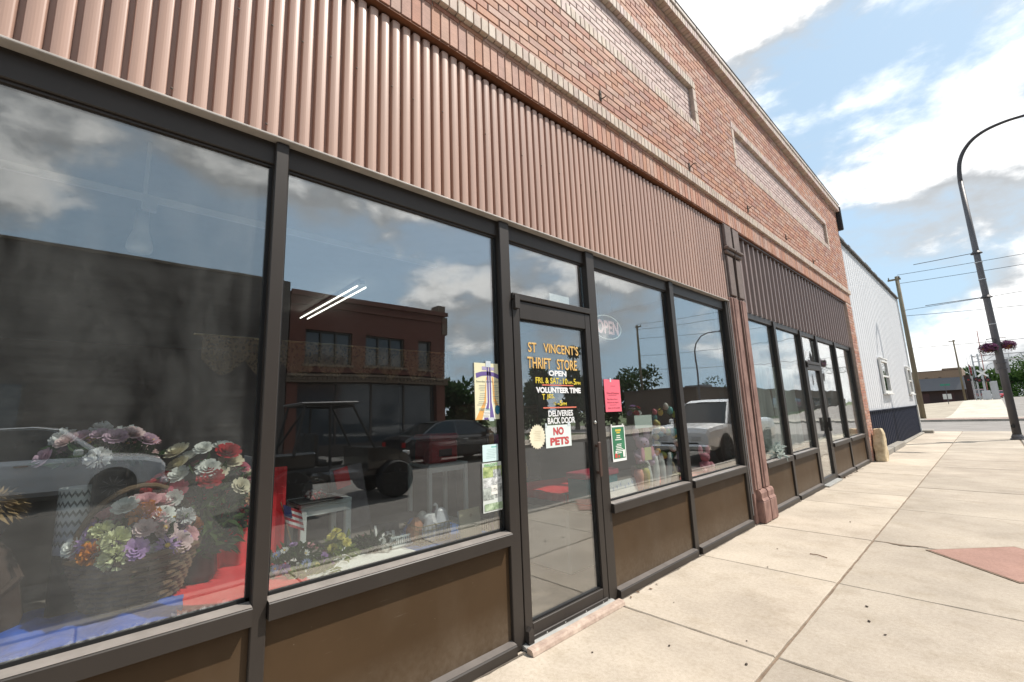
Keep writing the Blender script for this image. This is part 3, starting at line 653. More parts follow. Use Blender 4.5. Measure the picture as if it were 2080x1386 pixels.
# second storefront
MB().box(-.075, -.015, 6.42, 13.27, 2.615, 2.705, bev=.004).build('head_frame', M_BRZ, BLD)
for (a, c) in ((6.425, 6.48), (7.60, 7.69), (9.0, 9.09), (10.03, 10.14), (11.55, 11.64), (13.15, 13.268)): mullion(a, c, .003, 2.69)
bay(6.48, 7.60, G_FAR, 2.614, .655); bay(7.69, 9.0, G_FAR, 2.614, .655); bay(10.14, 11.55, G_FAR, 2.614, .655); bay(11.64, 13.15, G_FAR, 2.614, .655)
MB().box(-.075, .018, 9.091, 10.029, 2.10, 2.15, bev=.003).build('transom_bar', M_BRZ, BLD)
MB().box(GX0, GX1, 9.092, 10.028, 2.151, 2.613).build('transom_pane', G_FAR, BLD)
db = MB(); a, c = 9.096, 10.024
db.box(-.05, .006, a, a+.066, .028, 2.095, bev=.003); db.box(-.05, .006, c-.064, c, .028, 2.095, bev=.003)
db.box(-.05, .0055, a+.066, c-.064, 2.0, 2.095, bev=.003); db.box(-.05, .0055, a+.066, c-.064, .028, .115, bev=.003)
door2 = db.build('door', M_BRZ, BLD)
MB().box(-.032, -.024, a+.05, c-.05, .10, 2.02).build('door_pane', G_FAR, door2)
t = MB(); t.box(.02, .06, c-.10, c-.03, .88, 1.13, bev=.006); t.box(.005, .03, c-.07, c-.05, .95, 1.05); t.build('door_handle', mat('black_handle', (.02, .018, .017), .4), door2)
t = MB(); t.box(.008, .036, a, a+.05, 2.03, 2.13, bev=.008); t.build('pivot_cap', MATS['dark_bronze'], door2)
t = MB(); t.prism([(-.045, .003), (.09, .003), (.09, .02), (.02, .03), (-.045, .03)], 1, 9.06, 10.05); t.build('threshold', MATS['threshold_metal'], BLD)
lettering('house_number', '109', M_LW, BLD, -.0435, 9.30, 2.22, .24, .15, .02)

# cast-iron pilaster between the shops
M_PINK = mat('peeling_red_paint', (.20, .105, .085), .8, var=.25, scale=9, bump=.35, bscale=50, var2=(.28, .17, .14), stretch=(1, 1, .5))
M_IRON = mat('grey_brown_iron', (.17, .13, .115), .7, var=.25, scale=7, bump=.25, bscale=40)
t = MB()
t.box(-.1, .035, 5.858, 6.418, .0, 2.80, bev=.006)
for (a, c, x1) in ((5.885, 6.118, .052), (6.158, 6.392, .052), (5.93, 6.07, .064), (6.205, 6.345, .064)): t.box(.03, x1, a, c, .38, 2.80, bev=.012)
pil = t.build('pilaster', M_PINK, BLD)
t = MB()
for (a, c) in ((5.935, 6.16), (6.17, 6.402)):
    t.box(-.08, .108, a, c, .002, .255, bev=.012); t.prism([(-.05, .256), (.108, .256), (.09, .285), (.09, .345), (.075, .375), (-.05, .39)], 1, a+.012, c-.012)
t.build('pilaster_base', M_PINK, pil)
t = MB()
t.box(-.1, .03, 5.86, 6.418, 2.802, 3.832, bev=.005)
for (a, c) in ((5.88, 6.125), (6.15, 6.395)):
    t.box(.028, .055, a+.03, c-.03, 2.83, 3.38, bev=.008); t.box(.028, .075, a, c, 3.40, 3.45, bev=.01); t.box(.028, .10, a-.01, c+.01, 3.455, 3.50, bev=.012); t.box(.028, .07, a+.01, c-.01, 3.505, 3.82, bev=.01)
t.build('pilaster_capital', M_IRON, pil)
t = MB(); t.tube([(.05, 6.138, .4), (.062, 6.138, 2.0), (.06, 6.137, 2.9), (.075, 6.137, 3.5), (.07, 6.137, 3.81)], .007, 6); t.build('conduit', M_RUST, pil)
MB().box(.0, .010, 5.8555, 5.8585, .1, 2.74).build('white_caulk', M_WHITE, BLD)
MB().box(.022, .030, 5.857, 5.864, .35, 2.74).build('white_caulk', M_WHITE, BLD)
# rest of the shell, and the rooms behind the glass
M_SHELL = mat('rendered_brick', (.30, .17, .13), .9, var=.2)
sh = MB(); sh.box(-18, -.301, Y1-.25, Y1-.002, -.1, 6.35); sh.box(-18, -.301, Y0+.002, Y0+.25, -.1, 6.35); sh.box(-18, -17.8, Y0+.26, Y1-.26, -.1, 6.0); sh.box(-17.8, -.302, Y0+.26, Y1-.26, 5.6, 5.75)
sh.build('side_and_rear_walls', M_SHELL, BLD)
M_FLOOR = mat('shop_floor', (.12, .095, .075), .5, var=.2, scale=2); M_SWALL = mat('shop_wall', (.16, .125, .10), .9, var=.15, scale=1)
struct(MB().box(-9, -.08, Y0+.26, 13.25, -.1, .03).build('shop_floor', M_FLOOR))
struct(MB().box(-9, -.33, Y0+.26, 13.25, 3.02, 3.12).build('shop_ceiling', mat('ceiling_tile', (.35, .35, .34), .9, var=.06)))
struct(MB().box(-9.1, -9.0, Y0+.26, 13.25, .031, 3.01).build('shop_back_wall', M_SWALL))
struct(MB().box(-8.99, -.31, 6.05, 6.2, .031, 3.01).build('shop_party_wall', M_SWALL))
# display shelf behind the glass
M_SHELF = mat('display_shelf_wood', (.22, .19, .17), .7, var=.1)
sh = MB(); sh.box(-1.25, -.08, -1.9, 1.95, .60, .652); sh.box(-1.25, -1.2, -1.9, 1.95, .031, .598); sh.build('display_shelf', M_SHELF, BLD)
sh = MB(); sh.box(-1.25, -.08, 3.0, 5.85, .58, .632); sh.box(-1.25, -1.2, 3.0, 5.85, .031, .578); sh.build('display_shelf', M_SHELF, BLD)

# ------------------------------------------------------------------ white metal building next door
M_WMET = mat('white_ribbed_metal', (.64, .645, .66), .55, var=.03, scale=1, spec=.25); M_NAVY = mat('navy_ribbed_metal', (.007, .010, .024), .6, var=.1, spec=.12)
MBD = thing('metal_sided_building', 'white ribbed metal building with navy lower band beyond the brick shops', 'building', (0, 14, 0))
def off(mb, dx=0, dy=0, dz=0):
    mb.v = [(x+dx, y+dy, z+dz) for x, y, z in mb.v]; return mb
WP = [(0, 0), (.06, .0), (.12, .010), (.18, .010), (.24, 0), (.6, 0)]
def wallpanels(z0, z1, m, nm, pitch=.31):
    y = 0.0
    while y < 10.9-.05:
        e = min(y+.93, 10.9); ribbed(y, e, z0, z1, -.05, WP, pitch).build(nm, m, MBD); y += .93
for (za, zb_) in ((1.15, 5.72),): wallpanels(za, zb_, M_WMET, 'wall_sheet')
wallpanels(.06, 1.12, M_NAVY, 'wainscot_sheet')
MB().box(-.05, -.005, 0, 10.9, 1.121, 1.149).build('waist_trim', M_NAVY, MBD)
MB().box(-16, -.08, 0, 10.88, 0, 5.68).build('wall', M_WMET, MBD)
MB().box(-.15, -.002, -.13, -.002, .9, 5.78, bev=.004).build('corner_trim', mat('pale_trim', (.62, .63, .62), .4), MBD)
MB().box(-.15, -.002, 10.9, 10.97, .06, 5.72, bev=.004).build('corner_trim', MATS['pale_trim'], MBD)
rf = MB(); R.seed(3); y = -.1
while y < 10.9:
    l = R.uniform(.25, .7); rf.box(-.3, .03, y, y+l-.01, 5.721, 5.76+R.uniform(0, .05)); y += l
rf.build('roof_edge', mat('weathered_roof_edge', (.09, .085, .08), .8, var=.3), MBD)
for (a, c) in ((3.18, 4.45), (9.35, 10.35)):
    w = MB(); w.box(-.03, .03, a, a+.09, 1.62, 2.66, bev=.004); w.box(-.03, .03, c-.09, c, 1.62, 2.66, bev=.004); w.box(-.03, .032, a+.09, c-.09, 2.57, 2.66, bev=.004); w.box(-.03, .032, a+.09, c-.09, 1.62, 1.69, bev=.004); w.box(-.03, .02, a+.09, c-.09, 2.11, 2.16)
    win = w.build('window', M_WHITE, MBD)
    MB().box(-.03, .07, a-.04, c+.04, 1.575, 1.618, bev=.004).build('sill', M_WHITE, win); MB().box(-.03, .05, a-.02, c+.02, 2.662, 2.70, bev=.004).build('lintel_trim', M_WHITE, win)
    MB().box(-.024, -.012, a+.08, c-.08, 1.68, 2.12).build('pane', glass_mat('window_glass', tint=(.25, .3, .3), dirt=.0), win)
    MB().box(-.020, -.008, a+.08, c-.08, 2.15, 2.58).build('pane', MATS['window_glass'], win)
MB().box(-.06, .13, -.35, 4.3, -.01, .135, bev=.012).build('concrete_footing', M_KERB, MBD)
MB().box(-.06, .06, 4.31, 11.3, -.01, .05, bev=.012).build('concrete_footing', M_KERB, MBD)
MB().box(-.06, .32, 10.98, 11.5, -.01, .12, bev=.012).build('concrete_footing', M_KERB, MBD)
# limestone slab standing on end between the shops
def rocky(name, m, fn, nu=12, nv=16):
    b = MB(); b.grid(fn, nu, nv); return b.build(name, m)
b = MB(); secs = []
R.seed(21)
for i in range(13):
    t = i/12; zz = t*.74; w0 = .13+.02*sin(t*3); dpt = .155+.035*sin(t*4+1)
    cyy = .05*t; ring = []
    for k in range(14):
        a = 2*pi*k/14; ca, sa = cos(a), sin(a); p = .38
        x = (abs(ca)**p)*(1 if ca > 0 else -1)*w0*.75; y = (abs(sa)**p)*(1 if sa > 0 else -1)*dpt*1.25
        nz = .03*mnoise.noise(Vector((x*9, y*9, zz*7)))+.012*mnoise.noise(Vector((x*30, y*30, zz*22)))
        s_ = 1+nz*4; top = 1-.25*max(0, t-.85)/.15
        ring.append((x*s_*top+.13, y*s_*top+cyy, zz+.03*mnoise.noise(Vector((x*6, y*6, 3)))*t))
    secs.append(ring)
b.loft(secs); st = b.build('limestone_slab', mat('limestone', (.52, .40, .24), .85, var=.22, scale=7, bump=.9, bscale=18, var2=(.60, .50, .34)), loc=(.06, 13.62, 0))
tag(st, 'rough tan limestone slab standing on end against the brick pier', 'stone')

# ------------------------------------------------------------------ street lamp with hanging baskets
M_GALV = mat('weathered_lamp_steel', (.105, .10, .105), .5, metal=.3, var=.25, scale=3, stretch=(1, 1, .3)); M_GALVD = mat('dark_lamp_steel', (.055, .05, .052), .45, metal=.3, var=.2)
LP = thing('street_lamp', 'tall grey street lamp post with curved arm at the kerb', 'street lamp', (2.52, 21.6, 0))
t = MB(); t.tube([(0, 0, .05), (0, 0, 3.4), (0, 0, 6.3), (0, 0, 8.9)], [.105, .094, .082, .068], 16); t.build('pole', M_GALV, LP, smooth=True)
arc = [(0, 0, 8.9), (.03, 0, 9.3), (.10, 0, 9.65), (.25, 0, 9.98), (.5, 0, 10.27), (.85, 0, 10.45), (1.3, 0, 10.52), (1.75, 0, 10.50), (2.3, 0, 10.45)]
arc = [Vector(p) for p in arc]; fine = []
for i in range(len(arc)-1):
    a_, b_, c_, d_ = arc[max(0, i-1)], arc[i], arc[i+1], arc[min(len(arc)-1, i+2)]
    for q in range(4):
        u = q/4; fine.append(.5*((2*b_)+(c_-a_)*u+(2*a_-5*b_+4*c_-d_)*u*u+(3*b_-a_-3*c_+d_)*u**3))
fine.append(arc[-1])
t = MB(); t.tube(fine, [.067-.029*i/(len(fine)-1) for i in range(len(fine))], 12); t.build('arm', M_GALVD, LP, smooth=True)
t = MB(); t.loft([[(2.25+x, y*s, 10.45+zz*s) for y, zz in ((-.10, -.03), (-.07, .07), (0, .10), (.07, .07), (.10, -.03), (0, -.07))] for x, s in ((0, .5), (.12, 1), (.5, 1.1), (.72, .6))]); t.build('lamp_head', mat('lamp_head_grey', (.33, .33, .33), .4), LP)
t = MB(); t.box(-.17, .17, -.17, .17, .0, .035, bev=.006); t.lathe([(.15, .036), (.14, .10), (.115, .16)], 16); t.build('base', M_GALV, LP)
for zz in (4.72, 6.28): MB().lathe([(.088, zz-.02), (.15, zz-.05), (.15, zz-.035), (.10, zz+.03), (.085, zz+.05)], 14).build('bracket_collar', M_GALVD, LP)
for zz in (3.75, 5.3, 5.9): MB().lathe([(.100, zz), (.103, zz+.012), (.100, zz+.025)], 14).build('steel_band', mat('bright_band', (.5, .5, .5), .35, metal=.6), LP)
for zz, ln in ((4.70, 1.5), (6.26, 1.6)): t = MB(); t.tube([(-.1, -.05, zz), (-ln, -.25, zz-.02)], .011, 6); t.build('banner_rod', M_GALVD, LP)
t = MB(); t.lathe([(.055, 0), (.055, .02), (.02, .03)], 12, axis=0); t.build('hand_hole_cover', mat('black_cover', (.02, .02, .02), .7), LP, loc=(-.045, -.10, .42), rot=(0, 0, radians(-115)))
t = MB(); t.box(-.025, .025, -.02, .02, -.05, .05); t.build('junction_box', M_GALVD, LP, loc=(-.02, -.115, 3.2))
sg = thing('traffic_sign', 'grey back of a rounded rectangular sign strapped to the lamp post', 'sign', (2.52, 21.6, 0))
pts = []
for (sx, sy) in ((1, 1), (-1, 1), (-1, -1), (1, -1)):
    for k in range(4):
        a = {(1, 1): 0, (-1, 1): pi/2, (-1, -1): pi, (1, -1): 1.5*pi}[(sx, sy)]+k*pi/6; pts.append((sx*.13+.04*cos(a), sy*.19+.04*sin(a)))
t = MB(); t.prism([(u, v+2.36) for u, v in pts], 1, .125, .131); t.build('plate', mat('sign_back', (.40, .39, .40), .45, metal=.2), sg)
t = MB(); t.box(-.12, .12, -.12, .124, 2.25, 2.275); t.box(-.12, .12, -.12, .124, 2.45, 2.475); t.build('strap', M_GALV, sg)

# ------------------------------------------------------------------ leaves and flowers
M_LEAF = foliage_mat('leaf_green', (.045, .085, .025), (.09, .15, .045)); M_LEAFD = foliage_mat('leaf_dark', (.02, .045, .018), (.045, .08, .03)); M_LEAFY = foliage_mat('leaf_lime', (.16, .22, .06), (.28, .33, .10))
def leaf(mb, c, d, n, ln, w, mi=0, bend=.15):
    c = Vector(c); d = d.normalized(); s = d.cross(n).normalized(); n = s.cross(d)
    p0, p1, p2 = c, c+d*ln*.5+n*ln*bend, c+d*ln
    mb.add([p0, p1+s*w, p2, p1-s*w], [(0, 1, 2), (0, 2, 3)], mi)
def rv(): 
    while True:
        v = Vector((R.uniform(-1, 1), R.uniform(-1, 1), R.uniform(-1, 1)))
        if .05 < v.length < 1: return v.normalized()
FL = {}
def flower_mesh(kind, cname, col, ccol=(.75, .5, .08)):
    key = (kind, cname)
    if key in FL: return FL[key]
    st_ = R.getstate(); R.seed(hash(kind) % 97 if False else len(FL)+40)
    mp = foliage_mat('petal_'+cname, tuple(c*.82 for c in col), tuple(min(1, c*1.08) for c in col), tl=.25); mc = mat('flower_centre_%d' % int(ccol[0]*100), ccol, .8)
    b = MB(); Z = Vector((0, 0, 1))
    if kind == 'daisy':
        for k in range(15):
            a = 2*pi*k/15+R.uniform(-.08, .08); d = Vector((cos(a), sin(a), R.uniform(-.05, .2))); leaf(b, d*.15, d, Z, .85, .13, 0, .05)
        b.ball((0, 0, .06), .2, 1, 8, 5, (1, 1, .6))
    elif kind == 'rose':
        for ring, (n, r_, tilt, ln, w) in enumerate(((5, .10, 1.4, .55, .22), (6, .18, 1.15, .62, .28), (7, .26, .85, .68, .32), (8, .30, .45, .72, .34))):
            for k in range(n):
                a = 2*pi*(k+.5*ring)/n; o_ = Vector((cos(a), sin(a), 0)); d = o_*cos(tilt)+Z*sin(tilt)
                c = o_*r_*.6; s = Vector((-sin(a), cos(a), 0))*w
                p1 = c+d*ln*.6; p2 = c+d*ln+o_*.10
                b.add([c-s*.4, c+s*.4, p1+s, p2+s*.6, p2-s*.6, p1-s], [(0, 1, 2, 5), (5, 2, 3, 4)], 0)
    else:
        for k in range(90):
            d = rv(); d.z = abs(d.z)*.9+.05; d.normalize(); s = d.cross(rv()).normalized()*.13; c = d*R.uniform(.25, .5)
            b.add([c-s*.5, c+s*.5, c+d*.45+s+rv()*.05, c+d*.45-s+rv()*.05], [(0, 1, 2, 3)], 0)
    me = b.mesh('flower', [mp, mc]); FL[key] = me; R.setstate(st_); return me
def bunch(name, label, cat, loc, rad, hgt, spec, leaves=150, lm=None, leafsize=.05, group=None, sq=(1, 1, 1), z0=0.0, spread=1.0, tiltout=.9, parent=None, fill=True):
    """a bunch of separate flower heads over a mass of leaves"""
    o = parent or thing(name, label, cat, loc, 0, group)
    if fill:
        b = MB()
        for _ in range(leaves):
            d = rv(); d.z = abs(d.z); c = Vector((d.x*rad*sq[0], d.y*rad*sq[1], z0+d.z*hgt*.85))*R.uniform(.35, 1.0); c.z = max(c.z, z0*.5+.005)
            leaf(b, c, (d+rv()*.9), rv(), leafsize*R.uniform(.6, 1.3), leafsize*.22)
        stuff(b.build('foliage', lm or M_LEAF, o))
    for (kind, cname, col, n, size) in spec:
        me = flower_mesh(kind, cname, col)
        for _ in range(n):
            d = rv(); d.z = abs(d.z)*.9+.1; d.normalize(); c = Vector((d.x*rad*sq[0]*spread, d.y*rad*sq[1]*spread, z0+d.z*hgt))*R.uniform(.88, 1.06)
            f_ = (d*tiltout+Vector((.55, -.25, .45))).normalized(); q = f_.to_track_quat('Z', 'Y').to_euler()
            q.rotate_axis('Z', R.uniform(0, 6)); inst('flower', me, o, c, q, [size*R.uniform(.85, 1.2)]*3)
    return o
def hanging(label, loc, yw=1.0):
    o = thing('hanging_flower_basket', label, 'flower basket', loc, 0, 'petunia baskets on the lamp post')
    t = MB(); t.lathe([(.05, -.22), (.13, -.19), (.19, -.08), (.20, 0), (.17, 0), (.1, -.03)], 16); t.build('pot', mat('orange_pot', (.38, .17, .04), .7, var=.2, scale=12), o)
    t = MB()
    for k in range(3): a = k*2.1; t.tube([(.19*cos(a), .19*sin(a), 0), (0, 0, .42)], .005, 5)
    t.build('hanger', M_GALVD, o)
    b = MB(); pb = MB()
    for _ in range(620):
        d = rv(); c = Vector((d.x*.30, d.y*.30*yw, abs(d.z)*.20-.02))*R.uniform(.5, 1.1)
        if R.random() < .35: c.z -= R.uniform(.05, .30); c.x *= 1.05; c.y *= 1.05
        leaf(b, c, d+rv(), rv(), .065, .016)
    cl_ = [(rv(), R.uniform(.07, .13)) for _ in range(16)]
    for _ in range(430):
        q, r_ = cl_[R.randrange(16)]; d = (q+rv()*.55).normalized(); c = Vector((d.x*.33, d.y*.33*yw, d.z*.20+.02))*R.uniform(.85, 1.12)
        if R.random() < .3: c.z -= R.uniform(.0, .22)
        s = d.orthogonal().normalized()*.024; u_ = d.cross(s).normalized()*.024; c += d*.01
        pb.add([c-s-u_, c+s-u_, c+s+u_, c-s+u_, c-d*.02], [(0, 1, 4), (1, 2, 4), (2, 3, 4), (3, 0, 4)])
    stuff(b.build('foliage', M_LEAFD, o)); stuff(pb.build('petunia_blooms', foliage_mat('petunia', (.13, .045, .10), (.27, .11, .21)), o))
    return o
R.seed(31)
h1_ = hanging('purple petunia basket on the shop side of the lamp post', (2.30, 21.42, 2.98)); h1_.scale = (.68, .68, .68)
h2_ = hanging('petunia basket with orange pot on the road side of the lamp post', (2.74, 21.72, 3.04)); h2_.scale = (.6, .6, .6)
t = MB(); t.tube([(-.22, -.18, 3.26), (0, 0, 3.30), (.22, .12, 3.29)], .012, 6); t.build('basket_bracket', M_GALVD, LP)

# ------------------------------------------------------------------ utility poles and wires
M_WOOD = mat('pole_wood', (.16, .115, .08), .9, var=.25, scale=4, bump=.4, bscale=25, stretch=(1, 1, .15), var2=(.17, .15, .10))
def upole(label, loc, h, r=.17, arm=True):
    o = thing('utility_pole', label, 'utility pole', loc)
    t = MB(); t.tube([(0, 0, -.1), (0, 0, h*.5), (0, 0, h)], [r, r*.85, r*.68], 12); t.build('pole', M_WOOD, o, smooth=True)
    if arm:
        t = MB(); t.box(-.55, .22, -.06, .06, h-.28, h-.16); t.build('crossarm', M_WOOD, o)
        for x in (-.48, .14): MB().lathe([(.03, h-.16), (.045, h-.10), (.03, h-.06), (.04, h-.02), (.01, h+.02)], 8, (x, 0, 0)).build('insulator', mat('insulator', (.12, .11, .11), .3), o)
    return o
upole('leaning brown wooden utility pole past the white metal building', (-1.45, 44, -.02), 10.75)
upole('thin far utility pole beside the long low brown building', (-.68, 98, .7), 9.7, .14)
upole('wooden utility pole across the main street carrying the wires', (24, 44, -.1), 11.0)
M_WIRE = mat('black_wire', (.03, .03, .03), .6)
def wire(a, c, sag, label):
    t = MB(); a = Vector(a); c = Vector(c); n = 24
    t.tube([a.lerp(c, i/n)-Vector((0, 0, sag*4*(i/n)*(1-i/n))) for i in range(n+1)], .016, 5); tag(t.build('power_line', M_WIRE), label, 'wire', 'overhead wires across the cross street')
for (za, zb_, sg_, lb) in ((10.83, 11.0, .35, 'topmost overhead wire from the brown wooden pole'), (10.15, 10.4, .4, 'second overhead wire just under the topmost one'), (8.05, 9.4, .3, 'third overhead wire midway down the wooden pole'), (7.62, 7.4, .5, 'fourth overhead wire below the middle of the pole'), (5.15, 5.9, .4, 'lowest overhead wire crossing behind the lamp post')):
    wire((-1.4, 44, za), (24, 44, zb_), sg_, lb)

# ------------------------------------------------------------------ trees
def tree(name, label, loc, h, rad, seed, m=None, n=2600, trunk=.35, group='street trees', conical=False, leafs=.42):
    rs = random.Random(seed); o = thing(name, label, 'tree', loc, 0, group)
    t = MB(); th = h*trunk
    t.tube([(0, 0, -.2), (rs.uniform(-.1, .1), rs.uniform(-.1, .1), th*.6), (rs.uniform(-.2, .2), 0, h*.8)], [h*.03, h*.022, h*.006], 8)
    blobs = []
    for k in range(13):
        a = rs.uniform(0, 6.28); rr = rad*rs.uniform(.15, .72); zz = rs.uniform(th, h*.93)
        if conical: rr = rad*.75*(1-(zz-th)/(h-th))*rs.uniform(.2, 1)
        c = Vector((rr*cos(a), rr*sin(a), zz)); blobs.append((c, rad*rs.uniform(.28, .5)*(1 if not conical else (1.15-(zz-th)/(h-th)))))
        t.tube([(0, 0, zz*.55), tuple(c*.6+Vector((0, 0, zz*.25))), tuple(c)], [h*.012, h*.007, h*.002], 5)
    t.build('trunk', M_WOOD, o); b = MB()
    for _ in range(n):
        c, r_ = blobs[rs.randrange(len(blobs))]
        d = Vector((rs.gauss(0, 1), rs.gauss(0, 1), rs.gauss(0, 1))).normalized(); p = c+d*r_*(rs.uniform(.35, 1)**.5)
        nrm = Vector((rs.gauss(0, 1), rs.gauss(0, 1), rs.gauss(0, 1))); leaf(b, p, d+nrm*.6, nrm, leafs*rs.uniform(.6, 1.3), leafs*.28)
    stuff(b.build('crown', m or M_LEAF, o)); return o

# ------------------------------------------------------------------ vehicles
M_TYRE = mat('tyre_rubber', (.018, .018, .018), .85); M_RIM = mat('alloy_rim', (.20, .20, .21), .4, metal=.6); M_CGLASS = mat('car_glass', (.015, .018, .02), .06, spec=.6); M_CBLK = mat('black_plastic', (.02, .02, .02), .6)
M_HL = mat('headlamp_lens', (.6, .6, .58), .12, spec=.8); M_TL = mat('tail_lamp', (.35, .015, .015), .2); M_CHR = mat('chrome', (.65, .65, .66), .15, metal=.9); M_AMB = mat('amber_lens', (.55, .22, .03), .2)
def wheel(parent, x, y, r, w):
    o = MB(); o.lathe([(r*.62, -w/2), (r*.93, -w/2), (r, -w*.36), (r, w*.36), (r*.93, w/2), (r*.62, w/2)], 24, axis=1); o = o.build('wheel', M_TYRE, parent, loc=(x, y, r))
    t = MB(); t.lathe([(r*.1, -w*.42), (r*.6, -w*.46), (r*.63, w*.46), (r*.1, w*.42)], 20, axis=1)
    s = 1 if y > 0 else -1
    for k in range(10):
        a = k*pi/5; t.tube([(0, s*w*.44, 0), (r*.60*cos(a), s*w*.47, r*.60*sin(a))], r*.035, 5)
    t.lathe([(r*.14, s*w*.40), (r*.14, s*w*.49), (r*.03, s*w*.5)], 12, axis=1)
    t.build('rim', M_RIM, o)
def vehicle(name, label, cat, loc, rz, paint, Lh, W, belt, cabin, clear=.24, wr=.33, wheels=None, pickup=False, grille=True, roofh=1.45, hood=None, group=None):
    """belt: (x, z) deck line along the length; cabin: (x, z) greenhouse outline from windscreen foot to rear foot"""
    o = thing(name, label, cat, loc, rz, group)
    secs = []
    for (x, z, wf) in belt:
        w = W/2*wf; zb = clear+(.06 if abs(x) > Lh*.46 else 0)
        half = [(w*.86, zb), (w*.985, zb+.10), (w, (zb+z)*.52), (w*.985, z-.10), (w*.93, z-.015), (w*.5, z+.012)]
        secs.append([(x, y, zz) for y, zz in half]+[(x, -y, zz) for y, zz in half[::-1]])
    b = MB(); b.loft(secs); b.build('body', paint, o, smooth=False)
    # greenhouse
    wb, wt = W/2*.90, W/2*.70; zlo = min(z for _, z in cabin); zhi = max(z for _, z in cabin)
    def wy(z): return wb+(wt-wb)*(z-zlo)/(zhi-zlo)
    b = MB(); n = len(cabin); b.add([(x, wy(z), z) for x, z in cabin]+[(x, -wy(z), z) for x, z in cabin], [tuple(range(n))[::-1], tuple(range(n, 2*n))]+[(i, i+1, n+i+1, n+i) for i in range(n-1)])
    b.build('greenhouse', M_CGLASS, o)
    top = [(x, z) for x, z in cabin if z > zhi-.14]
    b = MB(); b.loft([[(x, wy(z)+.012, z-.03), (x, wy(z)-.03, z+.018), (x, 0, z+.035), (x, -wy(z)+.03, z+.018), (x, -wy(z)-.012, z-.03)] for x, z in top], closed=False, caps=False); b.build('roof', paint, o)
    b = MB(); idx = [i for i, (x, z) in enumerate(cabin) if z > zhi-.14]
    ends = [(cabin[0], top[0]), (cabin[-1], top[-1]), (((cabin[0][0]+cabin[-1][0])/2-.1, zlo), ((top[0][0]+top[-1][0])/2-.1, zhi-.02))]
    for s in (1, -1):
        for (p, q) in ends: b.tube([(p[0], s*(wy(p[1])+.005), p[1]), (q[0], s*(wy(q[1])+.008), q[1])], .035, 6)
    b.build('pillar', paint, o)
    for wx in wheels:
        for s in (1, -1):
            t = MB(); t.lathe([(wr*1.16, -.004), (wr*1.16, .004), (wr*.2, .005)], 22, axis=1); t.build('wheel_arch', M_CBLK, o, loc=(wx, s*(W/2*.995), wr))
            wheel(o, wx, s*(W/2-.085), wr, .22)
    xf, xb = belt[-1][0], belt[0][0]; zf = belt[-1][1]; zr_ = belt[0][1]
    for s in (1, -1):
        t = MB(); t.box(xf-.16, xf+.012, s*W*.27-.17, s*W*.27+.17, zf-.24, zf-.06, bev=.03); t.build('headlight', M_HL, o)
        t = MB(); t.box(xb-.012, xb+.12, s*W*.36-.12, s*W*.36+.12, zr_-.25, zr_-.07, bev=.02); t.build('tail_light', M_TL, o)
        t = MB(); t.box(-.09, .07, -.09, .09, 0, .14, bev=.03); t.build('mirror', paint, o, loc=(cabin[-1][0]-.35, s*(W/2+.06), zlo+.02))
        t = MB(); t.box(-.1, .1, -.006, .012, -.012, .012); t.build('door_handle', M_CHR, o, loc=(.0, s*W*.497, zlo-.12))
    t = MB(); t.box(xf-.05, xf+.022, -W*.30, W*.30, clear+.16, zf-.26, bev=.02); g = t.build('grille', M_CBLK, o)
    if grille: t = MB(); t.box(xf-.02, xf+.034, -W*.31, W*.31, zf-.36, zf-.31, bev=.01); t.build('chrome_bar', M_CHR, g)
    t = MB(); t.box(xf-.10, xf+.06, -W*.46, W*.46, clear+.0, clear+.17, bev=.04); t.build('bumper', paint if not pickup else M_CHR, o)
    t = MB(); t.box(xb-.06, xb+.10, -W*.46, W*.46, clear+.02, clear+.18, bev=.04); t.build('bumper', paint if not pickup else M_CHR, o)
    t = MB(); t.box(xf+.06, xf+.066, -.16, .16, clear+.02, clear+.14); t.build('plate', mat('number_plate', (.55, .6, .65), .4), o)
    return o
def paint(nm, c, r=.25): return mat(nm, c, r, var=.02, coat=.7, spec=.5)
SED_B = [(-2.35, .88, .86), (-2.2, .98, .95), (-1.5, 1.0, 1), (-.6, .96, 1), (.6, .94, 1), (1.2, .92, 1), (1.9, .84, .97), (2.25, .74, .9), (2.38, .64, .8)]
SED_C = [(-1.75, .98), (-1.05, 1.36), (-.6, 1.43), (.1, 1.44), (.55, 1.38), (1.3, .93)]
SUV_B = [(-2.3, .95, .9), (-2.15, 1.02, .97), (-1.0, 1.04, 1), (.7, 1.02, 1), (1.2, 1.02, 1), (1.95, .95, .97), (2.25, .86, .92), (2.35, .74, .85)]
SUV_C = [(-2.2, 1.02), (-1.95, 1.58), (-1.3, 1.66), (.1, 1.67), (.5, 1.60), (1.2, 1.02)]
PK_B = [(-2.70, 1.0, .97), (-2.65, 1.10, 1), (-1.0, 1.10, 1), (-.9, 1.06, 1), (1.0, 1.06, 1), (1.5, 1.08, 1), (2.3, 1.02, .98), (2.6, .98, .94), (2.68, .85, .9)]
PK_C = [(-.95, 1.06), (-.85, 1.68), (-.5, 1.76), (.4, 1.76), (.7, 1.68), (1.4, 1.06)]
RD = -.15
vehicle('pickup_truck', 'white pickup truck parked along the near kerb, mirrored in the shop glass', 'pickup truck', (4.0, 14.9, RD), -pi/2, paint('white_paint', (.80, .80, .80)), 5.4, 1.88, PK_B, PK_C, .36, .38, (1.75, -1.55), pickup=True)
vehicle('sedan', 'black sedan parked across the street, mirrored in the shop glass', 'car', (11.5, 9.6, RD), pi/2, paint('black_paint', (.012, .013, .016)), 4.75, 1.82, SED_B, SED_C, .22, .33, (1.45, -1.4))
vehicle('suv', 'silver SUV parked across the street before the long dark building', 'car', (12.2, -1.1, RD), pi/2, paint('silver_paint', (.72, .73, .74)), 4.65, 1.88, SUV_B, SUV_C, .26, .35, (1.45, -1.4))
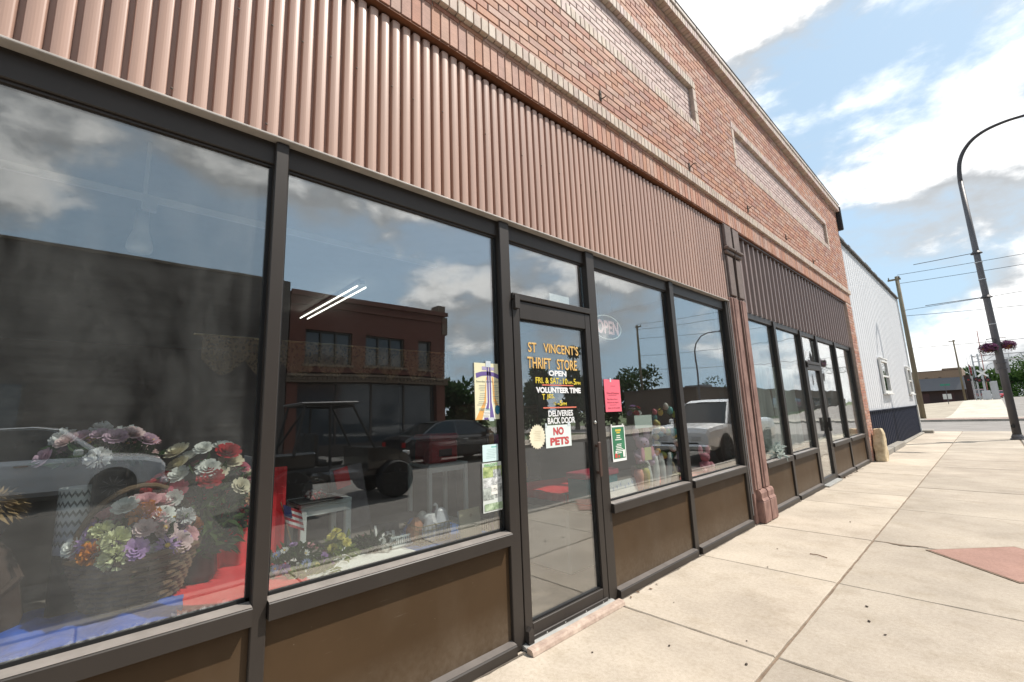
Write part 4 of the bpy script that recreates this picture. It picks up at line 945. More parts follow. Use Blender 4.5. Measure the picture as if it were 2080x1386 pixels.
vehicle('red_car', 'red car driving toward the railway crossing far down the road', 'car', (3.75, 128, .95), -pi/2, paint('red_paint', (.42, .02, .025)), 4.75, 1.82, SED_B, SED_C, .22, .33, (1.45, -1.4), group='cars far down the road')
vehicle('white_car', 'white car behind the red car far down the road', 'car', (2.9, 150, .95), -pi/2, paint('white_paint2', (.7, .7, .7)), 4.65, 1.88, SUV_B, SUV_C, .26, .35, (1.45, -1.4), group='cars far down the road')
vehicle('parked_pickup', 'small maroon pickup parked behind the crossing signals', 'pickup truck', (.7, 108, .85), -pi/2, paint('maroon_paint', (.20, .03, .03)), 5.4, 1.88, PK_B, PK_C, .36, .38, (1.75, -1.55), pickup=True)
# side-by-side buggy on the street
U = thing('utility_buggy', 'black open side-by-side buggy with roll cage standing in the street', 'buggy', (7.1, 3.6, RD), radians(92))
t = MB(); t.box(-1.35, 1.3, -.62, .62, .42, .62, bev=.05); t.loft([[(x, -w, .6), (x, -w, zt), (x, w, zt), (x, w, .6)] for x, w, zt in ((.45, .68, 1.02), (.9, .66, 1.0), (1.35, .56, .82), (1.5, .45, .66))]); t.box(-1.5, -.55, -.68, .68, .72, 1.02, bev=.04); t.build('body', paint('buggy_black', (.015, .015, .017)), U)
t = MB()
for s in (1, -1): t.tube([(.6, s*.66, 1.0), (.15, s*.6, 1.86), (-.75, s*.6, 1.90), (-.95, s*.66, .95)], .03, 8); t.tube([(-.3, s*.6, 1.88), (-.3, s*.66, .7)], .028, 8)
t.tube([(.15, -.6, 1.86), (.15, .6, 1.86)], .03, 8); t.tube([(-.75, -.6, 1.9), (-.75, .6, 1.9)], .03, 8); t.tube([(-.9, -.64, 1.1), (-.8, .6, 1.75)], .022, 6); t.build('roll_cage', M_CBLK, U)
MB().box(-.85, .25, -.66, .66, 1.90, 1.945, bev=.02).build('roof', mat('buggy_roof', (.10, .10, .105), .3), U)
for s in (1, -1):
    t = MB(); t.box(-.5, 0, s*.3-.24, s*.3+.24, .72, .84, bev=.04); t.box(-.6, -.46, s*.3-.24, s*.3+.24, .8, 1.35, bev=.04); t.build('seat', mat('seat_vinyl', (.025, .025, .025), .6), U)
    MB().box(1.38, 1.47, s*.36-.1, s*.36+.1, .78, .88, bev=.02).build('headlight', M_HL, U)
    for x in (1.02, -.98): wheel(U, x, s*.66, .36, .27)
MB().box(-1.52, -1.5, -.6, .6, .76, .98).build('tailgate', mat('grey_tailgate', (.3, .3, .3), .5), U)

# ------------------------------------------------------------------ buildings across the street
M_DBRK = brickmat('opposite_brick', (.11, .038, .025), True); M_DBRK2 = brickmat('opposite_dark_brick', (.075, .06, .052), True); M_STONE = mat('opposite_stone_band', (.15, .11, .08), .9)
M_WGL = mat('upstairs_glass', (.03, .04, .05), .08, spec=.6)
TB = thing('two_storey_brick_building', 'two-storey dark red brick building across the street, mirrored in the glass', 'building', (16, 0, 0))
ya, yb, zt = 5.15, 12.45, 6.62
WIN = [(5.75, 7.65), (8.25, 10.2), (10.95, 11.65)]
w = MB(); w.box(.0, 12, ya, yb, 3.4, 3.72); w.box(0, 12, ya, yb, 5.12, zt)
xs = [ya]+[v for p in WIN for v in p]+[yb]
for i in range(0, len(xs), 2): w.box(0, .35, xs[i], xs[i+1], 3.721, 5.119)
w.box(.35, 12, ya, yb, 3.721, 5.119); w.box(0.02, 12, yb-.5, yb, 0, 3.39); w.box(.02, .5, ya, ya+.4, 0, 3.39); w.box(.9, 12, ya+.01, yb-.51, 0, 3.38)
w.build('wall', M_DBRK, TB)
for (a, c) in WIN:
    f = MB(); f.box(.12, .2, a, c, 3.722, 3.79); f.box(.12, .2, a, c, 5.05, 5.118); n = 3 if c-a > 1 else 1
    for k in range(n+1): yy = a+(c-a-.07)*k/n; f.box(.11, .21, yy, yy+.07, 3.79, 5.05)
    f = f.build('window', mat('dark_window_frame', (.05, .045, .04), .6), TB); MB().box(.20, .22, a, c, 3.76, 5.08).build('pane', M_WGL, f)
    MB().box(-.06, .1, a-.08, c+.08, 3.63, 3.719).build('sill', M_STONE, f)
w = MB(); w.box(-.12, .0, ya-.05, yb+.1, 3.0, 3.22); w.box(-.2, -.0, ya-.05, yb+.15, 3.221, 3.32)
for i in range(40): w.box(-.17, -.121, ya+i*.182, ya+i*.182+.09, 3.10, 3.20)
w.build('shop_cornice', M_STONE, TB)
w = MB(); w.box(-.08, .0, ya, yb, 6.1, 6.2); w.box(-.14, 0, ya, yb+.1, 6.45, 6.66); w.build('roof_cornice', M_DBRK, TB)
MB().box(-.05, .6, yb-.42, yb-.02, 6.66, 7.0).build('corner_pier', M_STONE, TB)
MB().box(-.05, .6, yb-.2, yb+.12, 5.5, 6.4).build('corner_bracket', M_STONE, TB)
w = MB(); w.box(.3, .34, ya+.4, yb-.5, .5, 2.95); w.build('shop_window', M_WGL, TB); w = MB(); w.box(.25, .45, ya+.4, yb-.5, .0, .5); w.box(.25, .45, ya+.4, yb-.5, 2.95, 3.0)
for k in range(5): yy = ya+.4+k*1.55; w.box(.26, .44, yy, yy+.09, .5, 2.95)
w.build('shopfront_frame', mat('dark_shopfront', (.05, .04, .035), .6), TB)
LB = thing('long_brick_building', 'long plain dark brick building across the street with flat roofline', 'building', (16, 0, 0))
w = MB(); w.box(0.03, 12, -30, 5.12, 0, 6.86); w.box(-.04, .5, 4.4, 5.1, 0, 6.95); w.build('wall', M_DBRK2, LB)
w = MB(); w.box(-.06, .4, -30, 4.39, 6.861, 6.95); w.build('coping', M_STONE, LB)
for k in range(5):
    f = MB().box(-.02, .05, -28+k*6, -25.6+k*6, 1.0, 2.9).build('window', MATS['dark_window_frame'], LB); MB().box(-.03, -.02, -27.9+k*6, -25.7+k*6, 1.1, 2.8).build('pane', M_WGL, f)
BB = thing('low_brown_building', 'long low brown building across the cross street, mirrored in the far panes', 'building', (17, 42, 0))
w = MB(); w.box(0, 8, 0, 60, -.1, 3.3); w.build('wall', mat('brown_siding', (.10, .075, .058), .8, var=.15), BB); MB().box(-.1, 8.1, -.1, 60.1, 3.3, 3.45).build('coping', mat('dark_coping', (.08, .06, .05), .7), BB)
MB().box(2, 4, 6, 8.5, 3.451, 3.9).build('roof_unit', mat('roof_unit', (.2, .2, .2), .6), BB)
for k in range(6):
    f = MB().box(-.03, .02, 4+k*9, 7+k*9, .9, 2.3).build('window', MATS['dark_window_frame'], BB); MB().box(-.04, -.03, 4.1+k*9, 6.9+k*9, 1.0, 2.2).build('pane', M_WGL, f)
OL = thing('street_lamp', 'curved-arm street lamp across the street, mirrored in a shop pane', 'street lamp', (14.2, 36.5, 0))
t = MB(); t.tube([(0, 0, 0), (0, 0, 4), (0, 0, 6.2)], [.1, .085, .06], 10); t.build('pole', M_GALV, OL)
t = MB(); t.tube([(0, 0, 6.2), (-.15, 0, 6.8), (-.6, 0, 7.3), (-1.3, 0, 7.5), (-2.2, 0, 7.5)], [.06, .055, .05, .045, .04], 8); t.build('arm', M_GALV, OL)
MB().loft([[(-2.1-x, y*s, 7.48+z*s) for y, z in ((-.12, -.03), (-.08, .08), (.08, .08), (.12, -.03), (0, -.08))] for x, s in ((0, .5), (.2, 1), (.6, 1), (.8, .5))]).build('lamp_head', M_GALV, OL)

# ------------------------------------------------------------------ far end of the street
FB = thing('far_brown_building', 'long low brown building with tan upper band and grey awning beyond the cross street', 'building', (0, 100, 0))
M_FBR = mat('far_dark_brown', (.055, .035, .032), .8, var=.12); M_FTAN = mat('far_tan_band', (.22, .155, .11), .85, var=.10); M_FAWN = mat('far_grey_awning', (.115, .115, .125), .7, var=.05)
w = MB(); w.box(-15, -.45, 0, 14, -.2, 2.6); w.box(-.449, .30, 1.2, 14, -.2, 4.9); w.build('wall', M_FBR, FB)
w = MB(); w.box(-15, -2.75, .02, 14, 4.62, 5.80); w.box(-2.749, -.50, .0, 14, 4.62, 6.14); w.build('upper_wall', M_FTAN, FB)
w = MB(); w.prism([(-.02, 4.62), (-1.3, 2.62), (-1.25, 2.58), (.02, 2.6), (.02, 4.62)], 0, -15, -.40); w.build('awning', M_FAWN, FB)
MB().box(-15.05, -.45, -.05, .3, 5.801, 5.88).build('coping', M_FBR, FB); 
for (x) in (-4.9, -3.3): MB().box(x, x+.35, -.03, .02, 4.7, 4.8).build('vent', mat('vent_dark', (.06, .05, .05), .7), FB)
for k in range(4): MB().box(-12+k*2.9, -10.6+k*2.9, -.03, .0, .6, 2.2).build('door_panel', mat('far_door', (.07, .03, .03), .6), FB)
# railway crossing
M_SIL = mat('aluminium_paint', (.45, .45, .46), .4, metal=.4, var=.1)
GN = thing('signal_gantry', 'silver cantilever railway signal gantry reaching over the road', 'signal gantry', (1.1, 85, .9))
t = MB()
for (x, y) in ((0, 0), (.55, 0), (0, .6), (.55, .6)): t.tube([(x, y, -.1), (x, y, 6.1)], .085, 8)
t.build('mast', M_SIL, GN)
t = MB()
for (y, z) in ((0, 5.1), (.6, 5.1), (0, 5.85), (.6, 5.85)): t.tube([(0, y, z), (14, y, z)], .045, 6)
for k in range(13):
    x = k*1.1
    for y in (0, .6): t.tube([(x, y, 5.1), (x, y, 5.85)], .03, 5); t.tube([(x, y, 5.1 if k % 2 else 5.85), (x+1.1, y, 5.85 if k % 2 else 5.1)], .025, 5)
t.build('truss', M_SIL, GN)
t = MB()
for k in range(14): t.tube([(-.5, 0, .6+k*.38), (-.2, 0, .6+k*.38)], .018, 4)
for x in (-.5, -.2): t.tube([(x, 0, .2), (x, 0, 6.1)], .02, 5)
t.build('ladder', M_SIL, GN)
def sigheads(o, x, z, y=-.12):
    for dx in (-.38, .38):
        MB().lathe([(.30, 0), (.30, .02), (.05, .03)], 16, axis=1).build('backing_disc', M_CBLK, o, loc=(x+dx, y, z)); MB().lathe([(.12, -.16), (.125, 0), (.02, .0)], 12, axis=1).build('red_lens', mat('signal_red', (.16, .012, .012), .3), o, loc=(x+dx, y-.01, z))
CS_ = thing('crossing_signal', 'railway crossing signal with white crossbuck and paired red lights', 'crossing signal', (1.75, 83.5, .93))
t = MB(); t.tube([(0, 0, -.1), (0, 0, 3.9)], .07, 10); t.build('mast', M_SIL, CS_); sigheads(CS_, 0, 2.55)
t = MB()
for a in (.75, -.75): 
    c_, s_ = cos(a), sin(a); t.add([(-.62*c_-.1*s_, -.1+.01*a, 3.45-.62*s_+.1*c_), (-.62*c_+.1*s_, -.1+.01*a, 3.45-.62*s_-.1*c_), (.62*c_+.1*s_, -.1+.01*a, 3.45+.62*s_-.1*c_), (.62*c_-.1*s_, -.1+.01*a, 3.45+.62*s_+.1*c_)], [(0, 1, 2, 3)])
t.build('crossbuck', M_WHITE, CS_); MB().box(-.4, .4, -.25, .3, .05, 1.2, bev=.03).build('equipment_box', M_SIL, CS_)
t = MB(); t.tube([(.15, 0, 1.0), (.35, -.1, 9.0)], .045, 6); t.build('gate_arm', mat('gate_red_white', (.40, .17, .15), .6, var=.3, scale=1.2), CS_)
SG2 = thing('gantry_signal', 'pair of dark railway lights hanging near the foot of the gantry', 'signal', (.75, 84.2, .9)); t = MB(); t.tube([(0, 0, -.1), (0, 0, 3.2)], .06, 8); t.build('mast', M_SIL, SG2); sigheads(SG2, 0, 2.75)
cab = thing('signal_cabinet', 'silver equipment cabinet by the railway crossing', 'cabinet', (2.55, 86, .93)); MB().box(-.35, .35, -.3, .3, 0, 2.4, bev=.03).build('case', M_SIL, cab); MB().box(-.3, .3, -.32, -.301, .1, 2.2).build('cabinet_door', M_SIL, cab)
ss = thing('street_sign', 'green street name sign on a thin post before the brown building', 'sign', (-1.35, 72, .5)); t = MB(); t.tube([(0, 0, -.2), (0, 0, 2.5)], .03, 6); t.build('post', M_GALV, ss); MB().box(-.42, .42, -.01, .01, 2.3, 2.52).build('name_plate', mat('green_sign', (.03, .18, .12), .4), ss)
for dx in (-.2, .2): MB().box(dx-.16, dx+.16, -.03, -.015, .75, 1.35).build('notice_plate', mat('notice_white', (.5, .5, .48), .5), ss)
fp = thing('flag_pole', 'thin pole with a red flag beyond the brown building', 'flag', (.2, 108, .9)); t = MB(); t.tube([(0, 0, -.2), (0, 0, 6.2)], .035, 6); t.build('pole', M_SIL, fp)
t = MB(); t.grid(lambda u, v: (.02+u*.25+.03*sin(v*5), .05*sin(u*6), 6.1-v*1.5-u*.5), 4, 6); t.build('cloth', mat('flag_red', (.35, .06, .06), .8), fp)
for i, (x, y, hh) in enumerate(((2.3, 150, 8), (2.2, 200, 8), (2.1, 260, 8))):
    o = thing('street_lamp', ('nearest', 'middle', 'farthest')[i]+' of three tiny street lamps far down the road', 'street lamp', (x, y, .9)); t = MB(); t.tube([(0, 0, -.2), (0, 0, hh-1), (.3, 0, hh-.3), (1, 0, hh), (2.6, 0, hh)], .07, 6); t.build('pole', M_SIL, o); MB().box(2.5, 3.3, -.12, .12, hh-.08, hh+.06, bev=.03).build('lamp_head', M_SIL, o)
# trees
TR = [('big round leafy tree at the right end of the road', (12.5, 215, .8), 12.5, 6.5, 1, M_LEAF), ('dark leafy tree left of the big round roadside tree', (7.6, 235, .8), 9.0, 4.5, 2, M_LEAFD), ('low dark tree at the end of the road', (5.4, 270, .8), 7.5, 4.5, 3, M_LEAFD),
      ('leafy tree behind the railway signals', (1.6, 165, .8), 7.2, 3.2, 4, M_LEAF), ('small tree between the flag and the brown building', (-.2, 150, .8), 7.0, 2.6, 5, M_LEAF), ('tall tree at the right frame edge beyond the lamp', (19, 205, .8), 13.5, 7, 6, M_LEAFD), ('tree far beyond the big roadside trees', (27, 240, .8), 13, 7, 8, M_LEAF)]
for (lb, lc, hh, rr, sd, mm) in TR: tree('leafy_tree', lb, lc, hh, rr, sd, mm, 2400, .16, 'trees far down the road', leafs=.75)
for (lb, lc, hh, rr, sd, cn) in (('spruce behind the corner of the two-storey building', (24, 27.2, 0), 7.9, 1.9, 11, True), ('spruce right of the two-storey building, mirrored in the door', (24, 32.3, 0), 8.2, 2.0, 12, True), ('round tree beside the two-storey building corner', (23, 18.6, 0), 4.0, 1.9, 13, False), ('round tree across the cross street, mirrored in a shop pane', (27, 43, 0), 5.2, 3.0, 14, False), ('bushy tree behind the low brown building', (30, 52, 0), 6.2, 3.6, 15, False), ('tree at the far end of the low brown building', (33, 88, 0), 6.5, 4, 16, False)):
    tree('leafy_tree' if not cn else 'spruce_tree', lb, lc, hh, rr, sd, M_LEAFD, 1800, .15, 'trees across the street', cn, .5)

# ------------------------------------------------------------------ papers taped to the glass
PX = -.0415
def paper(name, label, cat, y0, y1, z0, z1, col, x=PX, tilt=0.0, group=None):
    o = thing(name, label, cat, (x, y0, z0), 0, group); o.rotation_euler = (tilt, 0, 0)
    MB().box(-.0012, 0, 0, y1-y0, 0, z1-z0).build('sheet', mat('paper_'+name+'_'+str(int(col[0]*100))+str(int(col[2]*100)), col, .8, var=.04, scale=4), o)
    return o
def pr(o, nm, m, polys, lift=.0006):
    """flat print on a paper: polygons in (y,z)"""
    if nm in ('tape', 'underlines'):
        for p in polys: MB().add([(lift, u, v) for u, v in p], [tuple(range(len(p)))]).build({'tape': 'tape', 'underlines': 'underline'}[nm], m, o)
        return None
    b = MB()
    for k, p in enumerate(polys): b.add([(lift, u, v) for u, v in p], [tuple(range(len(p)))])
    b = b.build(nm, m, o)
    if nm == 'text_lines': stuff(b)
    return b
def rect(a, c, d, e): return [(a, d), (c, d), (c, e), (a, e)]
def lines(y0, y1, z, n, dz, rs, th=.0022): return [rect(y0+rs.uniform(0, .25)*(y1-y0), y1-rs.uniform(0, .25)*(y1-y0), z-i*dz, z-i*dz+th) for i in range(n)]
M_INK = mat('dark_ink', (.08, .08, .09), .8); M_INKG = mat('grey_ink', (.30, .30, .28), .8); M_PURP = mat('purple_ink', (.16, .11, .32), .8); M_ORNG = mat('orange_ink', (.80, .42, .12), .8); M_PWH = mat('white_ink', (.85, .84, .78), .8); M_TEALI = mat('teal_ink', (.06, .28, .30), .8)
M_TAPE = mat('clear_tape', (.62, .68, .72), .3)
R.seed(77); rs = random.Random(4)
p = paper('festival_poster', 'cream poster with purple and orange road design taped to the window', 'poster', 1.712, 1.925, 1.378, 1.738, (.80, .76, .52)); W_, H_ = .213, .36
pr(p, 'orange_rays', M_ORNG, [[(.095, .27), (.075, .12), (.0, .0), (.055, 0), (.092, .12), (.102, .27)], [(.145, .27), (.15, .12), (.213, .0), (.213, .05), (.165, .14), (.155, .27)]], .0004)
pr(p, 'white_edge', M_PWH, [[(.096, .25), (.091, .11), (.055, 0), (.165, 0), (.142, .11), (.14, .25)]], .0006)
pr(p, 'purple_road', M_PURP, [[(.102, .335), (.101, .11), (.085, .065), (.11, .065), (.115, .11), (.115, .335)], [(.121, .335), (.121, .11), (.118, 0), (.155, 0), (.135, .11), (.134, .335)], rect(.07, .105, 0, .013), [(.01, .293), (.06, .305), (.11, .308), (.16, .302), (.208, .285), (.203, .258), (.155, .276), (.11, .281), (.06, .277), (.014, .262)]], .0009)
pr(p, 'purple_heading', mat('pale_purple_ink', (.42, .38, .58), .8), [rect(.062, .10, .315, .338), rect(.137, .165, .315, .335)], .0008)
pr(p, 'text_lines', M_INKG, lines(.03, .09, .215, 4, .011, rs)+lines(.03, .09, .165, 2, .012, rs)+lines(.03, .09, .14, 2, .012, rs)+lines(.01, .10, .112, 3, .010, rs)+lines(.14, .20, .215, 3, .011, rs)+lines(.14, .20, .178, 4, .011, rs)+lines(.135, .208, .142, 2, .012, rs)+lines(.14, .21, .11, 2, .012, rs)+lines(.06, .12, .045, 4, .009, rs), .0012)
lettering('poster_lettering', 'Saturday July 20, 2024', M_INK, p, .0014, .012, .232, .19, .016); lettering('poster_lettering', 'STREET DANCE', M_TEALI, p, .0014, .03, .055, .10, .016)
b = MB(); b.ball((.002, .182, .06), .022, 0, 12, 8, (.04, .95, 1.4)); b.build('blue_emblem', mat('blue_emblem', (.03, .16, .24), .6, var=.6, scale=60), p)
pr(p, 'tape', M_TAPE, [rect(.093, .135, .335, .375), rect(.11, .15, -.01, .012)], .0016)
p = paper('letter_sheet', 'small pale blue typed letter above the green flyer', 'paper', 1.762, 1.888, 1.120, 1.222, (.66, .84, .84)); pr(p, 'text_lines', mat('faint_ink', (.45, .58, .58), .8), lines(.02, .115, .07, 6, .010, rs, .0016)); pr(p, 'heading', mat('green_heading', (.20, .55, .48), .8), [rect(.07, .115, .083, .090)])
p = paper('golf_flyer', 'green and grey photo flyer taped by the mullion beside the door', 'poster', 1.756, 1.940, .818, 1.112, (.66, .70, .66))
b = MB()
PHN = [0]
def photo(nm, c1, c2, y0, y1, z0, z1, sc_): PHN[0] += 1; return pr(p, nm, mat(nm, c1, .8, var=.5, scale=sc_, var2=c2), [rect(y0, y1, z0, z1)], .0004+.0003*PHN[0])
photo('green_photo', (.16, .30, .08), (.42, .48, .22), .004, .18, .205, .27, 22); photo('grey_photo', (.22, .24, .24), (.55, .58, .56), .085, .15, .19, .25, 45); photo('river_photo', (.35, .38, .36), (.66, .70, .70), .004, .18, .145, .20, 28); photo('shade_photo', (.16, .17, .16), (.48, .5, .48), .10, .18, .08, .16, 26); photo('bank_photo', (.14, .16, .14), (.48, .52, .48), .004, .09, .075, .14, 26); photo('fairway_photo', (.14, .28, .10), (.40, .48, .34), .01, .17, .01, .05, 24)
pr(p, 'badge', M_PWH, [rect(.065, .115, .10, .155)], .0025); lettering('flyer_lettering', '11TH', M_INK, p, .0029, .068, .118, .044, .02); lettering('flyer_lettering', 'WALCOTT', mat('bright_green_ink', (.10, .42, .04), .7), p, .0029, .012, .272, .11, .017, .02)
p = paper('pets_notice', 'white notice reading NO PETS in red on the door glass', 'sign', 2.318, 2.596, 1.160, 1.316, (.74, .82, .78), x=-.0215)
M_NPR = mat('red_marker', (.55, .09, .09), .8, var=.2, scale=30)
lettering('notice_lettering', 'NO', M_NPR, p, .001, .082, .085, .115, .056, .05); lettering('notice_lettering', 'PETS', M_NPR, p, .001, .045, .014, .205, .056, .05)
pr(p, 'tape', M_TAPE, [rect(.0, .018, .145, .172), rect(.245, .27, .145, .172)], .0014)
o = thing('starburst_seal', 'cream starburst paper seal beside the red notice on the door', 'sticker', (-.0215, 2.235, 1.245)); pts = []
for k in range(44): a = 2*pi*k/44; r_ = 1 if k % 2 else .86; pts.append((.082*r_*cos(a), .086*r_*sin(a)))
b = MB(); b.prism(pts, 0, -.001, 0); b.build('seal', mat('cream_seal', (.80, .74, .55), .8), o); pr(o, 'text_lines', mat('seal_ink', (.60, .52, .32), .8), lines(-.04, .04, .035, 6, .012, rs, .002))
p = paper('pink_note', 'pink handwritten note taped in the window right of the door', 'paper', 3.085, 3.318, 1.395, 1.668, (.85, .16, .22), x=-.0415)
for i, (tx, z_, w_) in enumerate((('Drive-off Donations', .148, .18), ('Pay Here from', .095, .15), ('Noon to 4pm', .068, .16), ('open to the public', .022, .18))): lettering('note_lettering', tx, mat('red_pen', (.30, .03, .06), .8), p, .001, .03, z_, w_, .017)
pr(p, 'underlines', MATS['red_pen'], [rect(.05, .17, .137, .140), rect(.06, .16, .055, .058), rect(.09, .16, .215, .218)]); pr(p, 'tape', M_TAPE, [rect(.085, .105, .25, .285)], .0012)
p = paper('market_poster', 'green market poster with white border taped low in the window', 'poster', 3.135, 3.335, .985, 1.278, (.82, .83, .80), x=-.0410)
pr(p, 'green_field', mat('poster_green', (.045, .20, .10), .7, var=.25, scale=14), [rect(.012, .188, .022, .280)], .0006); pr(p, 'gold_title', mat('poster_gold', (.70, .55, .08), .7), [rect(.06, .14, .245, .262), rect(.075, .125, .228, .240)], .0009)
pr(p, 'text_lines', M_PWH, lines(.05, .15, .205, 3, .016, rs, .007)+lines(.04, .16, .135, 6, .014, rs, .006), .0009); pr(p, 'red_figure', mat('poster_red', (.6, .08, .06), .7), [rect(.03, .065, .03, .065), rect(.08, .10, .03, .05)], .0012); pr(p, 'white_figure', M_PWH, [rect(.04, .06, .0655, .085), rect(.15, .18, .03, .09)], .0015)
MB().box(-.0012, .001, .0, .018, .28, .305).build('clip', M_WHITE, p); MB().box(-.0012, .001, .165, .183, .28, .305).build('clip', M_WHITE, p)
p = paper('transom_card', 'white card lying against the glass over the door', 'paper', 2.50, 2.735, 2.240, 2.330, (.82, .84, .82), x=-.075)
p = paper('plain_card', 'plain pale card hanging among the Easter decorations', 'paper', 3.56, 3.86, 1.235, 1.352, (.72, .82, .76), x=-.075)
# neon OPEN sign hanging inside
o = thing('open_sign', 'oval OPEN window sign with pink letters and pale ring', 'sign', (-.09, 3.265, 2.14))
M_NEON = mat('pink_tube', (.85, .50, .50), .4, var=.05); M_NEONW = mat('pale_tube', (.75, .80, .72), .4, var=.05)
b = MB(); b.tube([(0, .215*cos(a*pi/18), .108*sin(a*pi/18)) for a in range(36)], .0045, 6, closed=True); b.build('ring', M_NEONW, o)
lettering('letters', 'OPEN', M_NEON, o, .004, -.16, -.062, .33, .125, .03)
b = MB(); b.tube([(0, -.1, .105), (-.01, -.1, .45)], .002, 4); b.tube([(0, .1, .098), (-.01, .1, .45)], .002, 4); b.build('hanging_wire', M_WIRE, o)

# ------------------------------------------------------------------ window display
C_ROSE = (.62, .16, .22); C_PINK = (.75, .42, .45); C_CRM = (.78, .72, .55); C_WHT = (.82, .82, .78); C_RED = (.45, .03, .04); C_YEL = (.80, .72, .22); C_ORG = (.72, .26, .04); C_LIL = (.50, .32, .60); C_PUR = (.24, .10, .34); C_BLU = (.35, .42, .66); C_PCH = (.75, .52, .32); C_LIM = (.70, .72, .45)
M_WICK = mat('wicker', (.17, .11, .065), .8, var=.3, scale=16, bump=.4)
def basket(o, r0_, r1_, h, sq=1.0, m=M_WICK, rows=10, handle=True):
    b = MB(); seg = 40
    for i in range(rows):
        t = i/(rows-1); rr = r0_+(r1_-r0_)*t; z = .012+t*(h-.02)
        b.tube([((rr+.008*sin(k*pi/1.0*.5+i*pi+ (pi/2))) *cos(2*pi*k/seg), (rr+.008*cos(k*pi/1+i*pi))*sin(2*pi*k/seg)*sq, z) for k in range(seg)], h/rows*.55, 5, closed=True)
    for k in range(20): a = 2*pi*k/20; b.tube([(r0_*cos(a), r0_*sin(a)*sq, 0), (r1_*cos(a), r1_*sin(a)*sq, h)], .006, 5)
    stuff(b.build('woven_body', m, o))
    b = MB(); b.tube([((r1_+.006)*cos(2*pi*k/30), (r1_+.006)*sin(2*pi*k/30)*sq, h+.006*sin(k*2.2)) for k in range(30)], .014, 6, closed=True); b.build('rim', m, o)
    if handle: b = MB(); b.tube([(0, r1_*sq*cos(a*pi/14), h+h*1.35*sin(a*pi/14)) for a in range(15)], .011, 6); b.build('handle', m, o)
    b = MB(); b.lathe([(r0_*.95, .004), (r1_*.9, h*.8)], 24); b.v = [(x, y*sq, z) for x, y, z in b.v]; b.build('liner', mat('dark_liner', (.05, .04, .03), .9), o)
SH = .653
R.seed(101)
fb = thing('flower_basket', 'large wicker basket of mixed silk flowers on blue cloth', 'flower basket', (-.50, .17, SH+.03), radians(10))
basket(fb, .15, .205, .20, 1.05)
bunch('', '', '', (0, 0, 0), .20, .20, [('daisy', 'white', C_WHT, 5, .05), ('rose', 'pink', C_PINK, 12, .05), ('mum', 'cream_lime', C_LIM, 6, .062), ('mum', 'orange', C_ORG, 5, .066), ('daisy', 'lilac', C_LIL, 8, .045), ('rose', 'white', C_WHT, 9, .045), ('daisy', 'blush', (.78, .6, .6), 9, .045), ('rose', 'lilac', C_LIL, 7, .042), ('rose', 'blush', (.78, .6, .6), 10, .045), ('mum', 'pale', (.72, .72, .72), 4, .05)], 260, M_LEAFD, .06, z0=.19, parent=fb)
bunch('flower_arrangement', 'tall arrangement of roses, apples and pears behind the basket', 'flowers', (-.60, .42, SH), .17, .36, [('rose', 'cream', C_CRM, 9, .055), ('rose', 'red', C_RED, 7, .055), ('rose', 'white', C_WHT, 8, .05), ('rose', 'rose', C_ROSE, 7, .05), ('mum', 'peach', C_PCH, 5, .045)], 420, M_LEAF, .075, sq=(1, 1.25, 1), z0=.30)
b = MB(); b.lathe([(.05, 0), (.075, .05), (.06, .2), (.04, .33), (.05, .38)], 16); tag(b.build('dark_vase', mat('dark_glaze', (.05, .03, .03), .3), loc=(-.60, .42, SH), smooth=True), 'dark vase holding the tall rose arrangement', 'vase')
bunch('pale_flower_spray', 'pale white and mauve flower spray at the back of the left window', 'flowers', (-.50, .03, 1.27), .13, .13, [('mum', 'pale', (.72, .72, .72), 6, .05), ('rose', 'mauve', (.55, .38, .48), 6, .04), ('daisy', 'rosy', (.66, .36, .40), 6, .04), ('rose', 'blush', (.78, .6, .6), 5, .042)], 160, M_LEAFD, .05, sq=(1, 1.5, 1))
b = MB(); b.box(-.05, .05, -.06, .06, 0, .60, bev=.01); tag(b.build('display_box', mat('dark_cloth_box', (.03, .025, .025), .9), loc=(-.62, .06, SH)), 'dark slim plinth under the pale flower spray', 'box')
bunch('pink_corner_flowers', 'pink and cream flowers beside the window mullion', 'flowers', (-.62, .62, SH+.34), .07, .12, [('rose', 'rose', C_ROSE, 4, .035), ('mum', 'cream', C_CRM, 3, .045), ('rose', 'pink', C_PINK, 3, .035)], 90, M_LEAFD, .05)
# chevron vase
o = thing('chevron_vase', 'white cylinder vase with grey chevron stripes behind the flower basket', 'vase', (-.64, -.04, SH+.24))
b = MB(); b.lathe([(.062, 0), (.064, .27), (.058, .27), (.055, .05)], 24); b.build('body', mat('vase_white', (.62, .64, .63), .35), o, smooth=True)
b = MB()
for r_ in range(6):
    n = 40
    for k in range(n):
        a0, a1 = 2*pi*k/n, 2*pi*(k+1)/n; z0_ = .03+r_*.04+(.018 if k % 2 else 0); z1_ = .03+r_*.04+(0 if k % 2 else .018); rr = .0648
        b.quad((rr*cos(a0), rr*sin(a0), z0_), (rr*cos(a1), rr*sin(a1), z1_), (rr*cos(a1), rr*sin(a1), z1_+.013), (rr*cos(a0), rr*sin(a0), z0_+.013))
b.build('chevron_stripes', mat('chevron_grey', (.10, .12, .12), .5), o)
MB().box(-.06, .06, -.06, .06, -.237, -.002, bev=.01).build('riser', MATS['dark_cloth_box'], o)
